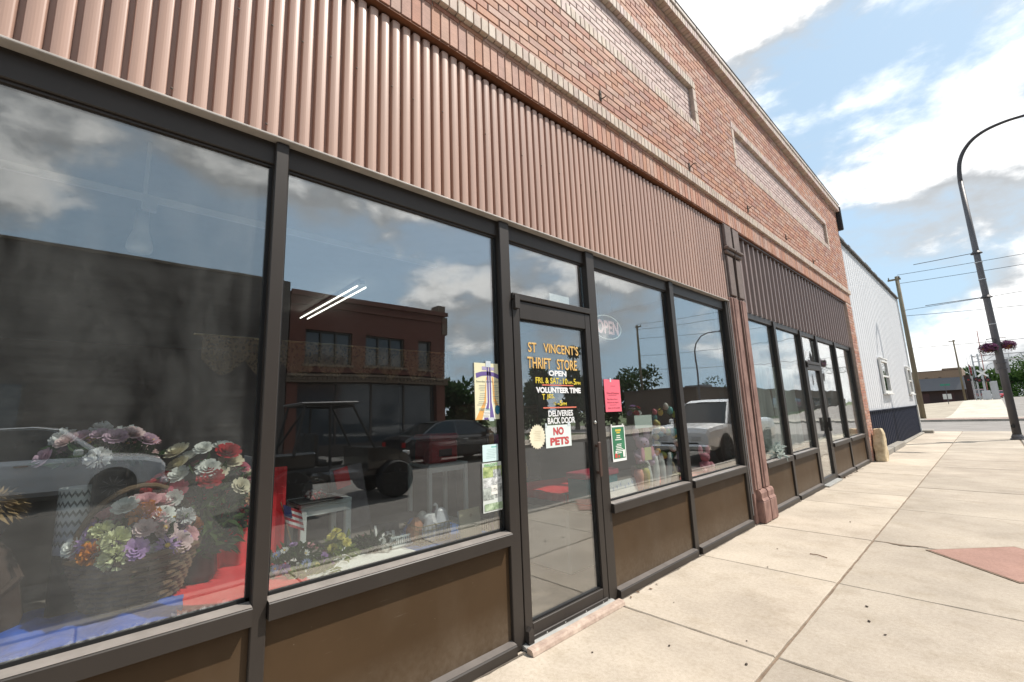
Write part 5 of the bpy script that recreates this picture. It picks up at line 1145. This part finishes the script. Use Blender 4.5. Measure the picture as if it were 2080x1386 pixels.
# figurine at the far left
o = thing('brown_figurine', 'brown straw-haired doll figure at the left frame edge', 'figurine', (-.55, -.28, SH))
b = MB(); b.loft([[(r_*cos(2*pi*k/14), r_*1.15*sin(2*pi*k/14), z) for k in range(14)] for r_, z in ((.10, 0), (.11, .05), (.085, .2), (.06, .30), (.03, .34), (.028, .36), (.05, .395), (.06, .44), (.05, .49), (.02, .52))]); b.build('body', mat('doll_brown', (.045, .024, .017), .85, var=.35, scale=9), o, smooth=True)
b = MB()
for _ in range(160): d = rv(); d.z = abs(d.z); leaf(b, Vector((d.x*.055, d.y*.055, .45+d.z*.06)), d+Vector((0, 0, -.9)), rv(), .07, .006)
stuff(b.build('straw_hair', mat('straw', (.26, .17, .08), .8), o)); b = MB(); b.tube([(.0, .055, .29), (.04, .10, .2), (.075, .05, .15)], .017, 8); b.tube([(.0, -.055, .29), (.04, -.10, .2), (.075, -.05, .15)], .017, 8); b.build('arms', MATS['doll_brown'], o)
# cloths
M_BLUEC = mat('blue_satin', (.015, .085, .42), .38, var=.4, scale=5, spec=.6); M_REDC = mat('red_cloth', (.75, .035, .045), .75, var=.12, scale=5); M_WHC = mat('white_cloth', (.85, .86, .84), .8, var=.05); M_BLUC2 = mat('blue_cloth', (.10, .20, .48), .75, var=.12, scale=5)
def drape(name, label, pts, z, m, amp=.008, fr=9.0, n=26, th=.004, seed=0.0):
    """cloth spread over a quadrilateral of the shelf, with folds"""
    P = [Vector((*p, 0)) for p in pts]; b = MB()
    def f(u, v, dz=0):
        q = (P[0]*(1-u)+P[1]*u)*(1-v)+(P[3]*(1-u)+P[2]*u)*v
        e = mnoise.noise(Vector((q.x*fr*.5, q.y*fr*1.6, seed)))*amp+mnoise.noise(Vector((q.x*fr*2, q.y*fr*3, seed+5)))*amp*.35
        w = mnoise.noise(Vector((u*4, v*4, seed+9)))*.012
        e = max(-amp*.25, e+amp*.15*sin((q.y*1.3+q.x*3)*fr+3*w/.012)); return (q.x+w, q.y+w, z+amp*.3+e+dz)
    b.grid(lambda u, v: f(u, v), n, n); b.grid(lambda u, v: f(u, v, -th), n, n)
    return tag(b.build(name, m, smooth=True), label, 'cloth')
drape('blue_cloth', 'crumpled shiny blue cloth under the flower basket', ((-.10, -1.3), (-.10, .30), (-.62, .36), (-.9, -1.3)), SH+.004, M_BLUEC, .03, 7, 60, seed=1)
drape('red_cloth', 'red cloth spread by the mullion in the left window', ((-.095, .28), (-.10, .80), (-1.15, .80), (-1.15, .36)), SH+.010, M_REDC, .006, 7, seed=2)
drape('white_cloth', 'white cloth spread beneath the flowers in the second window', ((-.09, .66), (-.09, 1.40), (-.62, 1.34), (-.62, .70)), SH+.006, M_WHC, .005, 6, seed=3)
drape('blue_cloth', 'matte blue cloth under the wire baskets', ((-.09, 1.33), (-.09, 1.92), (-.62, 1.92), (-.62, 1.28)), SH+.003, M_BLUC2, .004, 6, seed=4)
o = thing('red_bunting', 'red cloth hanging behind the flower basket as a backdrop', 'cloth', (-.72, .60, SH))
b = MB(); b.grid(lambda u, v: (.03*sin(u*22)+.02*sin(u*9), -.26+u*.42, .0+v*.40), 60, 6); b.grid(lambda u, v: (.03*sin(u*22)+.02*sin(u*9)-.004, -.26+u*.42, .0+v*.40), 60, 6); b.build('sheet', M_REDC, o, smooth=True)
# flowers and things in the second window
bunch('flower_posy', 'loose posy of lilac and pale flowers lying on white cloth', 'flowers', (-.42, .80, SH+.02), .15, .11, [('rose', 'pink', C_PINK, 4, .026), ('daisy', 'paleblue', C_BLU, 5, .026), ('rose', 'lilac', C_LIL, 4, .024), ('daisy', 'white', C_WHT, 4, .024)], 230, M_LEAF, .055, sq=(1, 1.1, 1))
bunch('yellow_primrose_bunch', 'yellow primroses with lime leaves at the front of the white cloth', 'flowers', (-.40, 1.02, SH+.02), .075, .13, [('rose', 'yellow', C_YEL, 10, .026)], 110, M_LEAFY, .06)
bunch('leafy_sprig', 'lime leafy sprig with purple and yellow bud on the white cloth', 'flowers', (-.25, .83, SH+.012), .09, .035, [('rose', 'yellow', C_YEL, 1, .02), ('mum', 'purple', C_PUR, 1, .03)], 90, M_LEAFY, .055, sq=(.7, 1.3, 1))
bunch('rose_wreath', 'dark green wreath with white roses behind the slatted basket', 'wreath', (-.42, 1.25, SH+.02), .12, .08, [('rose', 'white', C_WHT, 6, .027), ('rose', 'pink', C_PINK, 2, .022)], 240, M_LEAFD, .05)
b = MB(); b.tube([(-.12, .66, SH+.022), (-.25, .78, SH+.03), (-.34, .86, SH+.05)], .0016, 4); b.tube([(-.12, .66, SH+.022), (-.2, .92, SH+.03), (-.3, 1.02, SH+.04)], .0016, 4); b.tube([(-.12, .66, SH+.022), (-.15, .80, SH+.028), (-.2, 1.12, SH+.03)], .0016, 4)
tag(b.build('string_bundle', MATS['white_cloth']), 'thin white string fanning over the red cloth tip', 'cord')
b = MB(); b.prism([(-.14, .60), (-.10, .81), (-.24, .70), (-.31, .62)], 2, SH+.024, SH+.028); tag(b.build('red_cloth_tip', M_REDC), 'pointed tip of red cloth at the corner of the second window', 'cloth')
def rackbasket(name, label, y0, y1, x0, x1, z, h, m, nx=8, nz=5, rad=.0022):
    o = thing(name, label, 'basket', ((x0+x1)/2, (y0+y1)/2, z)); b = MB(); a, c = (y1-y0)/2, (x1-x0)/2
    for k in range(nz): zz = .004+k*h/(nz-1); f = .88+.12*k/(nz-1); b.tube([(c*f, -a*f, zz), (c*f, a*f, zz), (-c*f, a*f, zz), (-c*f, -a*f, zz)], rad*(1.6 if k == nz-1 else 1), 4, closed=True)
    for k in range(nx+1):
        u = -1+2*k/nx
        for s in (1, -1): b.tube([(s*c*.88, u*a*.88, .004), (s*c, u*a, h)], rad, 4); b.tube([(u*c*.88, s*a*.88, .004), (u*c, s*a, h)], rad, 4)
        b.tube([(-c*.88, u*a*.88, .004), (c*.88, u*a*.88, .004)], rad, 4)
    b.build('wire_frame', m, o); return o
M_GWIRE = mat('brass_wire', (.45, .38, .22), .4, metal=.6); M_PLW = mat('white_plastic', (.74, .78, .76), .4)
o = rackbasket('wire_basket', 'brass wire basket filled with wrapped oddments', 1.42, 1.65, -.40, -.22, SH+.012, .105, M_GWIRE)
M_CELLO = mat('cellophane', (.62, .62, .66), .15, var=.2, scale=14)
for i, (nm, c) in enumerate((('a', (.10, .14, .34)), ('b', (.50, .24, .14)), ('c', (.66, .64, .66)), ('d', (.70, .66, .60)), ('e', (.22, .12, .2)), ('f', (.7, .7, .74)))):
    b = MB(); ph = i*1.3
    b.loft([[(s*.045*cos(2*pi*k/9+ph)*(1+.25*sin(k*2.3+i)), s*.05*sin(2*pi*k/9+ph)*(1+.2*cos(k*1.7)), z) for k in range(9)] for s, z in ((.7, 0), (1.1, .03), (1.15, .07), (.6, .10+.012*i), (.25, .125+.01*i))])
    b.build('wrapped_bundle', mat('bundle_'+nm, c, .3, var=.3, scale=20), o, loc=(-.035+.045*(i % 3-.6), -.075+.075*(i//2), .01))
o = thing('swan_ornament', 'small white swan ornament on top of the wire basket', 'ornament', (-.30, 1.55, SH+.135)); b = MB(); b.ball((0, -.01, .015), .035, 0, 12, 8, (.8, 1.3, .7)); b.tube([(0, .03, .02), (0, .045, .05), (0, .042, .075), (0, .03, .085), (0, .018, .078)], [.012, .009, .008, .009, .004], 8); b.build('body', mat('white_china', (.8, .8, .8), .2), o, smooth=True)
o = thing('slatted_basket', 'small white slatted plastic basket beside the wire basket', 'basket', (-.37, 1.365, SH+.012)); b = MB()
b.box(-.05, .05, -.065, .065, 0, .006); b.box(-.055, .055, -.072, -.066, .055, .065); b.box(-.055, .055, .066, .072, .055, .065); b.box(.05, .056, -.066, .066, .055, .065); b.box(-.056, -.05, -.066, .066, .055, .065); b.box(.05, .055, -.066, .066, .006, .014)
for k in range(11): u = -.063+k*.0126; b.box(.05, .054, u-.0028, u+.0028, .014, .055); b.box(-.054, -.05, u-.0028, u+.0028, .006, .055)
for k in range(7): u = -.045+k*.015; b.box(u-.003, u+.003, -.07, -.066, .006, .055); b.box(u-.003, u+.003, .066, .07, .006, .055)
b.build('slats', M_PLW, o)
o = thing('tilted_frame', 'black and white picture card leaning over the slatted basket', 'picture', (-.40, 1.31, SH+.085)); o.rotation_euler = (0, radians(52), radians(-12)); MB().box(-.06, .06, -.075, .075, 0, .006).build('card', mat('frame_black', (.03, .025, .025), .4), o); MB().box(-.055, .055, -.07, -.058, .0065, .0075).build('border', M_WHITE, o)
for k in range(3): MB().box(-.01, .03, -.035+k*.03, -.018+k*.03, .0065, .0075).build('picture_mark', M_WHITE, o)
o = thing('card_holder', 'wire holder with cream greeting cards at the right of the second window', 'card rack', (-.17, 1.765, SH+.012)); b = MB()
for zz in (.0, .03, .06, .09): b.tube([(.035, -.095, zz), (.035, .095, zz), (-.035, .095, zz), (-.035, -.095, zz)], .0018, 4, closed=True)
for k in range(12): u = -.095+k*.0173; b.tube([(.035, u, 0), (.035, u, .09)], .0016, 4); b.tube([(-.035, u, 0), (-.035, u, .09)], .0016, 4)
b.build('wire_frame', mat('yellow_wire', (.62, .58, .36), .4), o)
b = MB(); b.box(0, .003, -.085, .075, .004, .165); b.build('card', mat('cream_card', (.72, .64, .42), .8, var=.05), o, rot=(0, radians(-8), 0)); b = MB(); b.box(-.02, -.017, -.08, .085, .004, .16); b.build('card', mat('grey_card', (.60, .62, .62), .8), o, rot=(0, radians(-10), 0))
MB().lathe([(.012, 0), (.012, .0008), (.002, .0012)], 6, axis=0).build('card_emblem', mat('card_emblem', (.4, .28, .14), .8), o, loc=(-.012, 0, .125))
# white side tables
def side_table(label, loc, w, dpt, h, rz=0.0, shelf=True, m=None):
    o = thing('side_table', label, 'table', loc, rz, 'white wooden side tables'); m = m or M_PLW
    MB().box(-dpt/2-.02, dpt/2+.02, -w/2-.02, w/2+.02, h-.025, h, bev=.004).build('table_top', m, o)
    for sx in (1, -1):
        for sy in (1, -1): MB().box(sx*dpt/2-.018, sx*dpt/2+.018, sy*w/2-.018, sy*w/2+.018, 0, h-.026, bev=.003).build('leg', m, o)
    if shelf: MB().box(-dpt/2-.005, dpt/2+.005, -w/2-.005, w/2+.005, h*.36, h*.36+.025, bev=.003).build('shelf', m, o)
    MB().box(dpt/2-.01, dpt/2+.008, -w/2, w/2, h-.075, h-.027).build('apron', m, o)
    return o
side_table('low white side table behind the posy in the second window', (-.85, 1.07, SH+.003), .27, .24, .27, 0, False)
side_table('tall white side table holding the red cooler box', (-1.75, 2.55, .031), .42, .36, .93)
o = thing('red_cooler', 'red cooler box on the tall white side table', 'cooler box', (-1.75, 2.55, .964)); MB().box(-.15, .15, -.18, .15, 0, .22, bev=.02).build('box', mat('red_plastic', (.40, .02, .02), .4), o); MB().box(-.16, .16, -.19, .16, .222, .28, bev=.02).build('lid', MATS['red_plastic'], o); MB().box(.151, .154, -.08, .07, .06, .13).build('label_patch', mat('cooler_patch', (.05, .02, .02), .5), o)
o = thing('glass_cloche', 'clear plastic tub of red and white sweets on the low side table', 'tub', (-.80, 1.03, SH+.275)); b = MB(); b.lathe([(.075, 0), (.08, .05), (.07, .09), (.04, .12), (.01, .13)], 18); b.build('dome', glass_mat('clear_plastic', tint=(.9, .9, .9), dirt=.03, k=1.2), o, smooth=True)
b = MB()
for _ in range(70): a = R.uniform(0, 6.28); r_ = .06*sqrt(R.random()); b.ball((r_*cos(a), r_*sin(a), R.uniform(.01, .05)), .009, R.randrange(2), 6, 4)
stuff(b.build('sweets', [mat('sweet_red', (.5, .04, .05), .3), mat('sweet_white', (.75, .65, .6), .3)], o))
MB().box(-.11, .11, -.13, .13, -.002, .006, bev=.002).build('tray', mat('black_tray', (.02, .02, .022), .4), o)
o = thing('red_banner_stand', 'upright red banner at the left edge of the second window', 'banner', (-.75, .78, SH)); b = MB(); b.grid(lambda u, v: (.01*sin(u*8), -.06+u*.12, v*.5), 8, 4); b.grid(lambda u, v: (.01*sin(u*8)-.003, -.06+u*.12, v*.5), 8, 4); b.build('cloth', M_REDC, o); b = MB(); b.tube([(-.01, -.06, 0), (-.01, -.06, .52)], .006, 6); b.build('rod', M_PLW, o)
o = thing('small_flag', 'small striped flag on a stick beside the red banner', 'flag', (-.60, .80, SH+.02)); b = MB(); b.tube([(0, .06, .0), (-.02, -.02, .30)], .003, 5); b.build('stick', M_GWIRE, o)
for k in range(7):
    b = MB(); b.grid(lambda u, v: (-.012+.006*sin(u*7), -.012+u*.10-.1*0+.02*(k+v)/7, .285-(k+v)*.016-u*.05), 5, 1); b.build('stripe', mat('flag_stripe_red', (.45, .04, .05), .8) if k % 2 == 0 else mat('flag_stripe_white', (.7, .7, .7), .8), o)
b = MB(); b.quad((-.005, -.012, .288), (-.005, .03, .266), (-.005, .04, .205), (-.005, -.002, .228)); b.build('canton', mat('flag_navy', (.03, .04, .14), .8), o)
b = MB(); b.box(-.004, .004, -.14, .10, 0, .44); bb_ = b.build('leaning_board', mat('grey_board', (.22, .19, .19), .8, var=.2, scale=20)); bb_.location = (-1.05, 1.42, SH); bb_.rotation_euler = (radians(6), radians(-12), 0); tag(bb_, 'dark speckled board leaning behind the low side table', 'board')
b = MB(); b.box(-.006, .006, -.05, .05, 0, .13); bb_ = b.build('red_folder', M_REDC); bb_.location = (-1.0, 1.29, SH+.30); bb_.rotation_euler = (radians(14), 0, 0); tag(bb_, 'red folder propped above the low side table', 'folder')
# lace valance, rail, ceiling lamps
def lacemat():
    m = bpy.data.materials.new('ecru_lace'); m.use_nodes = True; nd, lk = nodes_of(m); nd.remove(nd['Principled BSDF']); out = nd['Material Output']
    t = nd.new('ShaderNodeTexCoord'); v = nd.new('ShaderNodeTexVoronoi'); v.inputs['Scale'].default_value = 46; lk.new(t.outputs['Object'], v.inputs['Vector'])
    r = nd.new('ShaderNodeMapRange'); r.inputs['From Min'].default_value = .25; r.inputs['From Max'].default_value = .5; r.inputs['To Min'].default_value = .35; r.inputs['To Max'].default_value = .95; lk.new(v.outputs['Distance'], r.inputs['Value'])
    d = nd.new('ShaderNodeBsdfDiffuse'); d.inputs[0].default_value = (.22, .165, .105, 1); tp = nd.new('ShaderNodeBsdfTransparent'); mx = nd.new('ShaderNodeMixShader'); lk.new(r.outputs[0], mx.inputs[0]); lk.new(tp.outputs[0], mx.inputs[1]); lk.new(d.outputs[0], mx.inputs[2]); lk.new(mx.outputs[0], out.inputs[0]); MATS['lace'] = m; return m
LACE = lacemat()
o = thing('lace_valance', 'ecru lace valance with scalloped hem hanging inside the windows', 'curtain', (-1.3, .45, 1.80))
b = MB(); b.grid(lambda u, v: (.025*sin(u*60), u*1.95, .2-v*(.16+.10*abs(sin(u*pi*8)))), 200, 6); b.build('lace', LACE, o, smooth=True); b = MB(); b.tube([(0, -.05, .2), (0, 2.0, .2)], .008, 6); b.build('rod', M_GWIRE, o)
o = thing('curtain_rail', 'thin white rail running under the ceiling behind the large windows', 'rail', (-.75, 0, 2.60)); MB().box(-.012, .012, -1.8, 1.9, 0, .035).build('track', mat('rail_white', (.5, .5, .5), .5), o); MB().box(-.02, .02, .07, .13, -.05, -.001).build('hook', MATS['rail_white'], o)
o = thing('ceiling_spotlight', 'white ceiling spotlight behind the left window', 'lamp', (-.9, .08, 2.36)); b = MB(); b.lathe([(.03, .24), (.035, .12), (.055, .06), (.06, .02), (.05, 0)], 14); b.build('shade', mat('spot_white', (.6, .6, .58), .4), o, smooth=True); MB().box(-.01, .01, -.01, .01, .24, .655).build('stem', MATS['spot_white'], o)
M_TUBE = mat('lit_tube', None, emit=(1.0, .96, .86), estr=2.2)
def fluo(label, x0, x1, y, z, seg=2):
    o = thing('fluorescent_lamp', label, 'lamp', (x0, y, z), 0, 'lit fluorescent ceiling lamps'); MB().box(0, x1-x0, -.03, .03, .03, .075, bev=.005).build('housing', mat('lamp_housing', (.12, .12, .12), .5), o)
    for s in (-.05, .05): b = MB(); b.tube([(.02, s, .0), (x1-x0-.02, s, .0)], .0095, 8); b.build('tube', M_TUBE, o)
fluo('lit double fluorescent tube under the ceiling in the second window', -4.55, -2.55, 2.08, 2.92)
# shop furniture further back
M_RACK = mat('rack_wood', (.14, .09, .06), .7, var=.2)
def shelfunit(label, loc, w, h, cols, rz=0.0, seed=1):
    rs_ = random.Random(seed); o = thing('shelf_unit', label, 'shelves', loc, rz, 'stock shelves inside the thrift shop')
    for s in (-1, 1): MB().box(-.2, .2, s*w/2-.015, s*w/2+.015, 0, h).build('side_panel', M_RACK, o)
    for k in range(4): MB().box(-.19, .19, -w/2+.016, w/2-.016, .1+k*(h-.15)/3, .125+k*(h-.15)/3).build('shelf', M_RACK, o)
    i = 0
    for k in range(3):
        y = -w/2+.06
        while y < w/2-.1:
            ww = rs_.uniform(.05, .14); hh = rs_.uniform(.08, .26); c = cols[rs_.randrange(len(cols))]
            b = MB(); b.lathe([(ww*.38, 0), (ww*.5, hh*.3), (ww*.42, hh*.75), (ww*.2, hh)], 8); bo = b.build('stock_item', mat('stock_%d' % (hash(c) % 1000), c, .5, var=.2), o, loc=(.05, y+ww/2, .126+k*(h-.15)/3), smooth=True); y += ww+rs_.uniform(.01, .06)
CL = [(.35, .05, .05), (.08, .12, .3), (.5, .45, .35), (.12, .25, .12), (.5, .3, .1), (.4, .4, .45), (.3, .1, .25)]
shelfunit('stock shelves seen through the door glass', (-1.9, 3.55, .031), 1.3, 1.5, CL, radians(20), 2)
o = thing('red_draped_table', 'table with red cloth over white inside the door', 'table', (-.85, 3.55, .031)); MB().box(-.35, .35, -.5, .3, .0, .66, bev=.02).build('white_skirt', M_WHC, o); b = MB(); b.grid(lambda u, v: (-.37+u*.74, -.52+v*.84, .672+.008*sin(u*14+v*5)), 20, 20); b.grid(lambda u, v: (.372+.01*sin(v*30), -.52+v*.84, .672-u*.07), 3, 30); b.grid(lambda u, v: (-.37+v*.74, -.522+.01*sin(v*30), .672-u*.07), 3, 30); b.build('red_runner', M_REDC, o)

# ------------------------------------------------------------------ Easter window
S2 = .633
drape('pink_cloth', 'pink cloth spread along the Easter window display', ((-.09, 3.02), (-.09, 5.76), (-.6, 5.76), (-.6, 3.02)), S2+.006, mat('coral_cloth', (.72, .22, .20), .8, var=.1), .006, 6, 40, seed=7)
o = thing('white_placard', 'long white card with faint blue pattern leaning low in the window', 'placard', (-.13, 3.33, S2+.01)); o.rotation_euler = (0, radians(-14), 0); MB().box(-.002, .002, -.30, .30, 0, .16).build('card', mat('placard_white', (.80, .80, .78), .8), o); pr(o, 'blue_marks', mat('pale_blue_ink', (.45, .5, .68), .8), [rect(-.25+k*.06, -.235+k*.06, .09+.012*(k % 3), .115+.012*(k % 3)) for k in range(9)], .0028)
o = thing('gift_box', 'teal and crimson gift box behind the white placard', 'box', (-.34, 3.25, S2+.01)); MB().box(-.1, .1, -.24, .22, 0, .20, bev=.006).build('box', mat('teal_card', (.05, .24, .26), .6), o); MB().box(-.11, .11, -.25, .23, .202, .25, bev=.006).build('lid', mat('crimson_card', (.42, .03, .07), .6), o)
def egg_mesh(c, i): b = MB(); b.lathe([(.002, -.035), (.014, -.031), (.024, -.018), (.027, 0), (.024, .017), (.015, .032), (.002, .039)], 12); return b.mesh('egg', mat('egg_%d' % i, c, .35, var=.06), True)
EC = [(.75, .55, .10), (.15, .48, .46), (.75, .42, .10), (.70, .62, .20), (.60, .12, .16), (.75, .70, .62), (.45, .55, .12), (.78, .74, .35), (.16, .42, .42)]
EGG = [egg_mesh(c, i) for i, c in enumerate(EC)]
def eggtree(label, loc, r_, n, seed):
    rs_ = random.Random(seed); o = thing('egg_wreath', label, 'wreath', loc, radians(-35), 'wreaths of coloured eggs in the Easter window'); b = MB(); b.tube([(0, r_*cos(a*pi/12), r_*sin(a*pi/12)) for a in range(24)], .010, 6, closed=True); b.build('hoop', M_WICK, o)
    for k in range(n):
        a = 2*pi*k/n; rr = r_+rs_.uniform(-.03, .03); inst('egg', EGG[(k*4+seed) % 9], o, (.02+rs_.uniform(-.015, .02), rr*cos(a), rr*sin(a)), (rs_.uniform(-1.2, 1.2), rs_.uniform(-.6, .6), 0), [rs_.uniform(1.0, 1.4)]*3)
    b = MB()
    for _ in range(120): a = rs_.uniform(0, 6.28); d = rv(); leaf(b, Vector((0, r_*cos(a), r_*sin(a)))+d*.03, d, rv(), .035, .01)
    stuff(b.build('greenery', M_LEAF, o))
eggtree('upper wreath of pastel eggs hanging in the Easter window', (-.42, 4.72, 1.27), .13, 13, 2); eggtree('lower wreath of pastel eggs in the Easter window', (-.42, 4.70, 1.02), .12, 10, 5)
M_PINKP = mat('pink_plush', (.72, .30, .36), .9, var=.1, bump=.4, bscale=120)
def plush(label, loc, s, m, rz=0.0, grp=None):
    o = thing('plush_bunny', label, 'toy', loc, rz, grp); b = MB()
    b.ball((0, 0, .07), .065, 0, 14, 10, (.9, 1, 1.15)); b.ball((.01, 0, .175), .052, 0, 14, 10, (.95, 1.05, 1)); b.ball((.05, -.045, .03), .028, 0, 10, 7, (1.5, 1, .9)); b.ball((.05, .045, .03), .028, 0, 10, 7, (1.5, 1, .9))
    b.tube([(.01, -.06, .11), (.05, -.07, .08), (.07, -.045, .06)], [.02, .018, .02], 8); b.tube([(.01, .06, .11), (.05, .07, .08), (.07, .045, .06)], [.02, .018, .02], 8)
    b.v = [(x*s, y*s, z*s) for x, y, z in b.v]; b.build('body', m, o, smooth=True)
    for q in (-1, 1): b = MB(); b.ball((0, q*.045*s, .255*s), .03*s, 0, 10, 8, (.45, .9, 2.0)); b.build('ear', m, o, smooth=True); b = MB(); b.ball((.055*s, q*.02*s, .19*s), .006*s, 0, 6, 4); b.build('eye', M_CBLK, o)
    b = MB(); b.ball((.06*s, 0, .168*s), .008*s, 0, 6, 4); b.build('nose', mat('plush_nose', (.4, .1, .12), .6), o); return o
plush('pink plush bunny sitting alone in the right pane', (-.25, 5.28, S2+.015), 1.0, M_PINKP, radians(-40), 'plush Easter bunnies'); plush('smaller dark plush beside the pink bunny', (-.38, 4.95, S2+.015), .85, mat('dark_plush', (.10, .08, .14), .9), radians(-30), 'plush Easter bunnies'); plush('lilac plush bunny with yellow bib under the plain card', (-.30, 4.02, S2+.22), 1.25, mat('lilac_plush', (.55, .38, .52), .9), radians(-40), 'plush Easter bunnies')
b = MB(); b.box(-.09, .09, -.1, .1, 0, .215, bev=.008); tag(b.build('grey_stand', mat('grey_stand', (.25, .25, .24), .7), loc=(-.30, 4.02, S2+.008)), 'grey block under the lilac plush bunny', 'stand')
o = thing('bib_card', 'yellow card with pink ovals held before the lilac bunny', 'ornament', (-.19, 3.93, .98)); MB().box(-.003, .003, -.06, .06, -.06, .06).build('card', mat('lime_card', (.68, .66, .30), .7), o)
for s in (-1, 1): b = MB(); b.ball((0, s*.09, 0), .035, 0, 10, 8, (.2, 1, 1.9)); b.build('oval', M_PINKP, o, smooth=True)
M_FEATH = mat('white_feather', (.80, .80, .76), .9, var=.05)
for i, (y, x, lean, ln) in enumerate(((3.86, -.15, .02, .27), (3.98, -.16, .25, .30), (4.10, -.15, .12, .32), (4.20, -.16, .42, .31), (3.92, -.19, -.12, .22))):
    o = thing('bunny_ear', ('first', 'second', 'third', 'fourth', 'fifth')[i]+' of five white furry bunny ears standing in the Easter window', 'ornament', (x, y, S2+.012), 0, 'furry white bunny ears'); b = MB(); n = 8
    b.tube([(-.02*(k/n)**2, lean*ln*(k/n), ln*(k/n)) for k in range(n+1)], [.012+.018*sin(pi*(.1+.85*k/n)) for k in range(n+1)], 10); b.build('core', M_FEATH, o, smooth=True); b = MB()
    for _ in range(150): k = R.random(); d = rv(); d.z *= .4; leaf(b, Vector((-.02*k*k, lean*ln*k, ln*k))+d*.022*sin(pi*(.1+.85*k)), d+Vector((0, 0, .6)), rv(), .02, .003)
    stuff(b.build('fur', M_FEATH, o))
for i, (y, c, nm) in enumerate(((3.66, (.78, .28, .40), 'pink'), (3.77, (.30, .55, .12), 'green'))):
    o = thing('paper_carrot', nm+' cone shaped paper carrot standing beside the bunny ears', 'ornament', (-.14, y, S2+.012)); b = MB(); b.lathe([(.012, 0), (.035, .08), (.045, .17), (.035, .215), (.01, .225)], 14); b.build('cone', mat('carrot_'+nm, c, .6, var2=(.85, .45, .15), var=.1, scale=6), o, smooth=True); b = MB()
    for _ in range(26): d = rv(); d.z = abs(d.z)+.5; leaf(b, Vector((0, 0, .22)), d, rv(), .06, .008)
    stuff(b.build('top_leaves', M_LEAF, o))
o = thing('easter_basket', 'small pale basket with ribbon at the right of the bunny ears', 'basket', (-.20, 4.38, S2+.012)); basket(o, .05, .07, .09, 1, mat('pale_wicker', (.6, .52, .34), .7), 6)
bunch('egg_topiary', 'pink and lilac ribbon bow over the plain hanging card', 'ornament', (-.15, 3.70, 1.36), .05, .09, [('rose', 'lilac', C_LIL, 4, .03), ('rose', 'red', C_RED, 3, .028), ('rose', 'white', C_WHT, 4, .026)], 30, M_LEAF, .04)
# second shop: sheer curtains and plant
M_SHEER = foliage_mat('sheer_curtain', (.68, .72, .70), (.84, .86, .84), tl=.3)
for i, (a, c) in enumerate(((6.5, 7.75), (7.85, 9.05))):
    o = thing('sheer_curtain', ('left', 'right')[i]+' of two white sheer curtains in the second shop', 'curtain', (-.22, a, .62), 0, 'sheer curtains in the second shop'); w_ = c-a
    b = MB(); b.grid(lambda u, v: (.03*sin(u*75+2*v)+.02*sin(u*31+v), u*w_, 1.38-v*1.33), 150, 8); b.build('drape', M_SHEER, o, smooth=True); b = MB(); b.tube([(0, -.03, 1.38), (0, w_+.03, 1.38)], .009, 6); b.build('rod', M_PLW, o)
bunch('sill_plant', 'grey green plant on the sill of the second shop', 'plant', (-.12, 7.2, .66), .14, .26, [], 160, foliage_mat('leaf_sage', (.36, .42, .40), (.58, .64, .60)), .10)
o = thing('sale_notice', 'pink notice behind the second shop door glass', 'paper', (-.10, 10.35, 1.25)); MB().box(-.002, 0, 0, .22, 0, .32).build('sheet', mat('notice_pink', (.7, .12, .18), .8), o)
drape('white_sill_cloth', 'pale cloth on the sill of the last shop panes', ((-.09, 10.2), (-.09, 13.1), (-.5, 13.1), (-.5, 10.2)), .66, mat('cream_cloth', (.6, .55, .48), .8), .006, 6, 24, seed=9)
sh = MB(); sh.box(-.6, -.08, 6.46, 9.0, .58, .61); sh.box(-.6, -.08, 10.15, 13.2, .58, .63); sh.build('display_shelf', M_SHELF, BLD)

# ------------------------------------------------------------------ litter on the pavement
M_DRY = mat('dry_leaf', (.16, .09, .045), .8, var=.3, scale=30); R.seed(55)
def dryleaf(x, y, s, label, grp):
    b = MB(); pts = [(0, -1, .1), (.35, -.4, .02), (.42, .2, .12), (.1, 1, .22), (-.1, 1, .22), (-.4, .3, .08), (-.38, -.4, .03)]; b.add([(p[0]*s, p[1]*s, p[2]*s+.004) for p in pts], [tuple(range(7))]); b.add([(p[0]*s, p[1]*s, p[2]*s+.002) for p in pts], [tuple(range(7))[::-1]])
    o = b.build('dry_leaf', M_DRY, loc=(x, y, .003), rot=(R.uniform(-.3, .3), R.uniform(-.3, .3), R.uniform(0, 6))); tag(o, label, 'leaf', grp)
for k in range(9): dryleaf(R.uniform(.05, .12), 10.1+k*.22+R.uniform(-.1, .1), R.uniform(.025, .05), 'brown dry leaf at the foot of the second shop right of its door', 'dry leaves by the second shop')
for k in range(5): dryleaf(R.uniform(.05, .1), 2.95+k*.12, R.uniform(.01, .018), 'tiny dry leaf at the wall just right of the thrift shop door', 'tiny leaves by the thrift shop door')
for i, (x, y) in enumerate(((.62, 2.62), (.93, 2.98), (.33, 2.25), (1.02, 2.72), (1.35, 4.0), (1.5, 3.6), (.35, 3.2), (.5, 5.0), (.8, 6.6), (1.4, 3.75), (.6, 4.4))):
    b = MB(); b.ball((0, 0, .003), .006+.002*sin(i*5), 0, 7, 5, (1, 1.6+.3*sin(i*3), .5)); o = b.build('pebble', mat('dark_pebble', (.06, .045, .035), .9), loc=(x, y, .001), rot=(0, 0, i*1.1)); tag(o, 'small dark crumb lying on the pavement slabs', 'pebble', 'crumbs on the pavement')
b = MB(); b.tube([(0, 0, 0), (.06, .03, .004), (.14, .05, 0)], .004, 5); o = b.build('twig', mat('twig', (.25, .13, .07), .8), loc=(.77, 5.02, .005), rot=(0, 0, -.6)); tag(o, 'short brown twig lying on the second slab from the door', 'twig')
